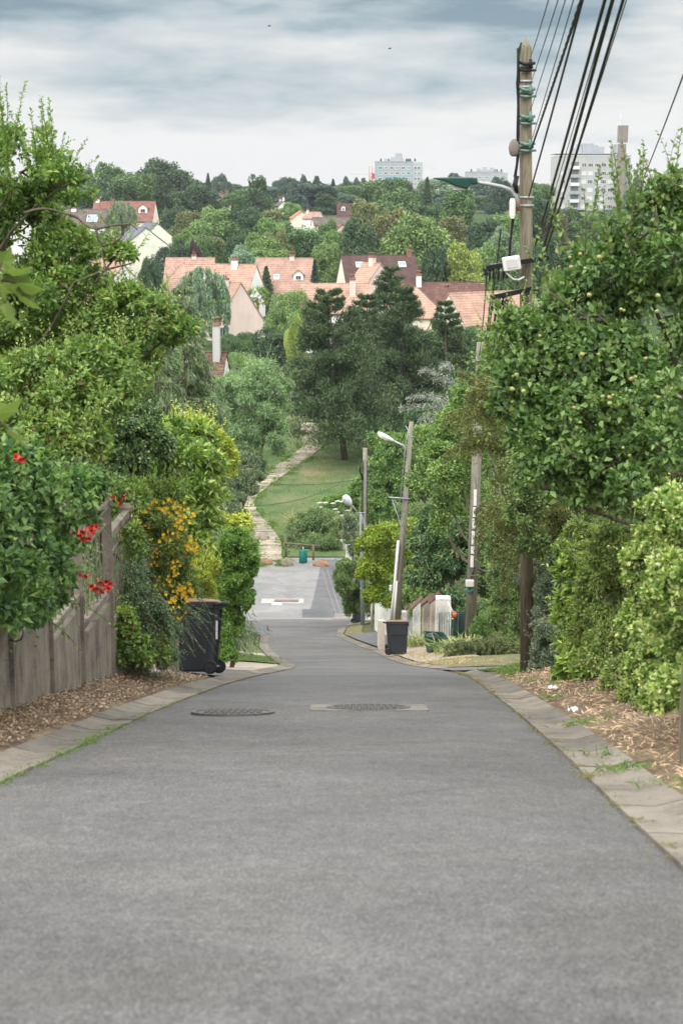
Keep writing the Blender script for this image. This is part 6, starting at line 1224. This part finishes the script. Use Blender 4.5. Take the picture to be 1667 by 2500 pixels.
# garden hedges and fill behind the front plants, so that the slopes read as gardens from the side too
for lb,bl in (('dark hedge behind the plum tree in the next garden',[(-60,900,200,150,27),(120,900,150,150,29),(-330,950,260,250,24),(-420,1250,230,230,17)]),('garden hedge left of the gravel drive',[(440,1420,60,120,36),(380,1400,80,140,34)]),('hedge along the garden left of the side street',[(500,1330,60,80,66),(450,1280,70,90,62)])):
    plant('garden_hedge',lb,'hedge',bl,L_HEDG,(.09,.05),1.3,shoots=30,slen=.4)
for lb,bl in (('tall mixed hedge behind the apple tree',[(1560,1000,160,170,22),(1640,1200,120,130,19),(1900,1050,260,260,21),(2150,1250,260,280,18)]),('garden hedge behind the golden conifer',[(1290,1400,90,110,42),(1350,1500,80,80,34)]),('dark garden hedge behind the golden maple',[(1060,1330,90,110,70),(990,1350,70,90,78)])):
    plant('garden_hedge',lb,'hedge',bl,L_PRIV,(.08,.045),1.3,shoots=30,slen=.4)
plant('garden_hedge','dark hedge behind the low juniper and the second pole','hedge',[(1215,1420,45,70,52),(1190,1520,45,50,50),(1250,1530,40,50,46)],L_PRIV,(.08,.045),1.5,shoots=40,slen=.3)
# ---------------------------------------------------------------- ground litter and tufts
def litter(name,label,n,xf,Y0,Y1,mat,size,seed,thin=.5):
    rng=np.random.default_rng(seed); Y=Y0+(Y1-Y0)*rng.random(n)**1.2; x=np.array([xf(y,rng.random()) for y in Y]); z=np.array([hz(a,b) for a,b in zip(x,Y)])+rng.uniform(.004,.03,n); P=np.stack([x,Y,z],1); A=rng.normal(size=(n,3))*np.array([1,1,.22]); N=np.array([0,0,1])+rng.normal(size=(n,3))*.35
    lv=Leaves(); s=rng.uniform(.5,1.3,n); lv.add(P,A,N,size*s,size*thin*s,rng.uniform(0,1,n),.15); o=link(name,lv.mesh(name,mat)); o['kind']='stuff'; tag(o,label,'litter')
L_LIT=leafmat('dry_leaf_litter',(.045,.032,.022),(.105,.076,.052),(.225,.172,.12),(.07,.075,.03),trans=.05); L_HAY=leafmat('dry_stalks',(.08,.055,.03),(.19,.14,.085),(.34,.265,.175),trans=.05)
litter('leaf_litter','brown dry leaf litter on the verge along the concrete fence',20000,lambda y,u:eL(y)-.42-u**.9*1.0,7.5,21.5,L_LIT,.034,1)
litter('dry_stalks','dry pale stalks and leaves on the right verge',7000,lambda y,u:eR(y)+.40+u**.8*1.2,6.0,22,L_HAY,.09,2,.08)
litter('leaf_litter','brown leaf litter at the foot of the right hedges',5000,lambda y,u:eR(y)+.46+u**.7*1.4,6.0,26,L_LIT,.034,3)
litter('leaf_litter','fallen red brown leaves by the side driveway',700,lambda y,u:eR(y)+1.0+u*2.6,33,38,L_LIT,.06,4)
rg=random.Random(4)
blades('grass','green weeds growing in the joint between road and left gutter slabs','grass',[(eL(y)+rg.uniform(-.03,.04),y) for y in [rg.uniform(7.6,12)+rg.uniform(0,9)*rg.random() for _ in range(80)]],L_GRASS,.035,.006,11,.035,6,'stuff',.9)
blades('grass','yellowish weeds growing in the joint between road and right gutter slabs','grass',[(eR(y)-rg.uniform(-.03,.02),y) for y in [rg.uniform(6,27) for _ in range(90)]],leafmat('dry_weeds',(.06,.065,.02),(.10,.098,.035),(.16,.145,.065)),.035,.006,12,.03,7,'stuff',.9)
blades('grass','tufts of green grass on the right dirt verge','grass',[gp_(1520,1838,9.5),gp_(1525,1830,9.6),gp_(1485,1800,10.4),(eR(19)+.6,19),(eR(21)+.5,21),(eR(16)+.45,16),(eR(13)+.5,13),gp_(1640,1890,8.6),(eR(22.5)+.55,22.5),gp_(1400,1745,12.8)],L_GRASS,.09,.009,40,.08,8,'stuff',.8)
blades('grass','patch of green grass at the foot of the tall pole','grass',[(eR(y)+rg.uniform(.5,1.3),y) for y in [rg.uniform(22.5,26.5) for _ in range(26)]],L_GRASS,.10,.009,55,.11,9,'stuff',.6)
blades('grass','grass along the left kerb beyond the gravel drive','grass',[(eL(y)-rg.uniform(.5,3.5),y) for y in [rg.uniform(38.5,47) for _ in range(60)]],L_GRASS,.10,.012,40,.2,10,'stuff',.6)
blades('grass','dry grass along the right kerb by the bin','grass',[(eR(y)+rg.uniform(.45,1.6),y) for y in [rg.uniform(34,52) for _ in range(50)]],L_STRAW,.10,.012,30,.2,12,'stuff',.7)
blades('grass','short grass on the lawn around the slab path','grass',[(rg.uniform(-13,10),rg.uniform(106,160)) for _ in range(700)],L_GRASS,.20,.05,16,.45,13,'stuff',.6)

pe=[]
for y,a,b in PL:
    for px in (a,b):
        g=ground(px,y,0,60); pe += [(g.x+rg.uniform(-.25,.25),g.y+rg.uniform(-1.5,1.5)) for _ in range(16)]
blades('grass','ragged grass along both edges of the slab path','grass',pe,L_GRASS,.22,.05,26,.22,14,'stuff',.8)
# ------------------------------------------------------------------ thin summer haze over the valley
def haze():
    m=MB(); x,y0,y1,z0,z1=1100,-40,2600,-28,75
    m.box((0,(y0+y1)/2,(z0+z1)/2),(2*x,y1-y0,z1-z0)); mt=bpy.data.materials.new('haze_air'); mt.use_nodes=True; nt=mt.node_tree; nt.nodes.clear()
    out=nt.nodes.new('ShaderNodeOutputMaterial'); v=nt.nodes.new('ShaderNodeVolumePrincipled'); v.inputs['Color'].default_value=(.86,.92,1,1); v.inputs['Density'].default_value=HAZE_D; v.inputs['Anisotropy'].default_value=.2
    nt.links.new(v.outputs[0],out.inputs['Volume']); o=m.build('haze',mt); o['kind']='stuff'
HAZE_D=.00009
haze()
print('objects',len(bpy.data.objects),'polys',sum(len(m.polygons)*max(1,m.users) for m in bpy.data.meshes))
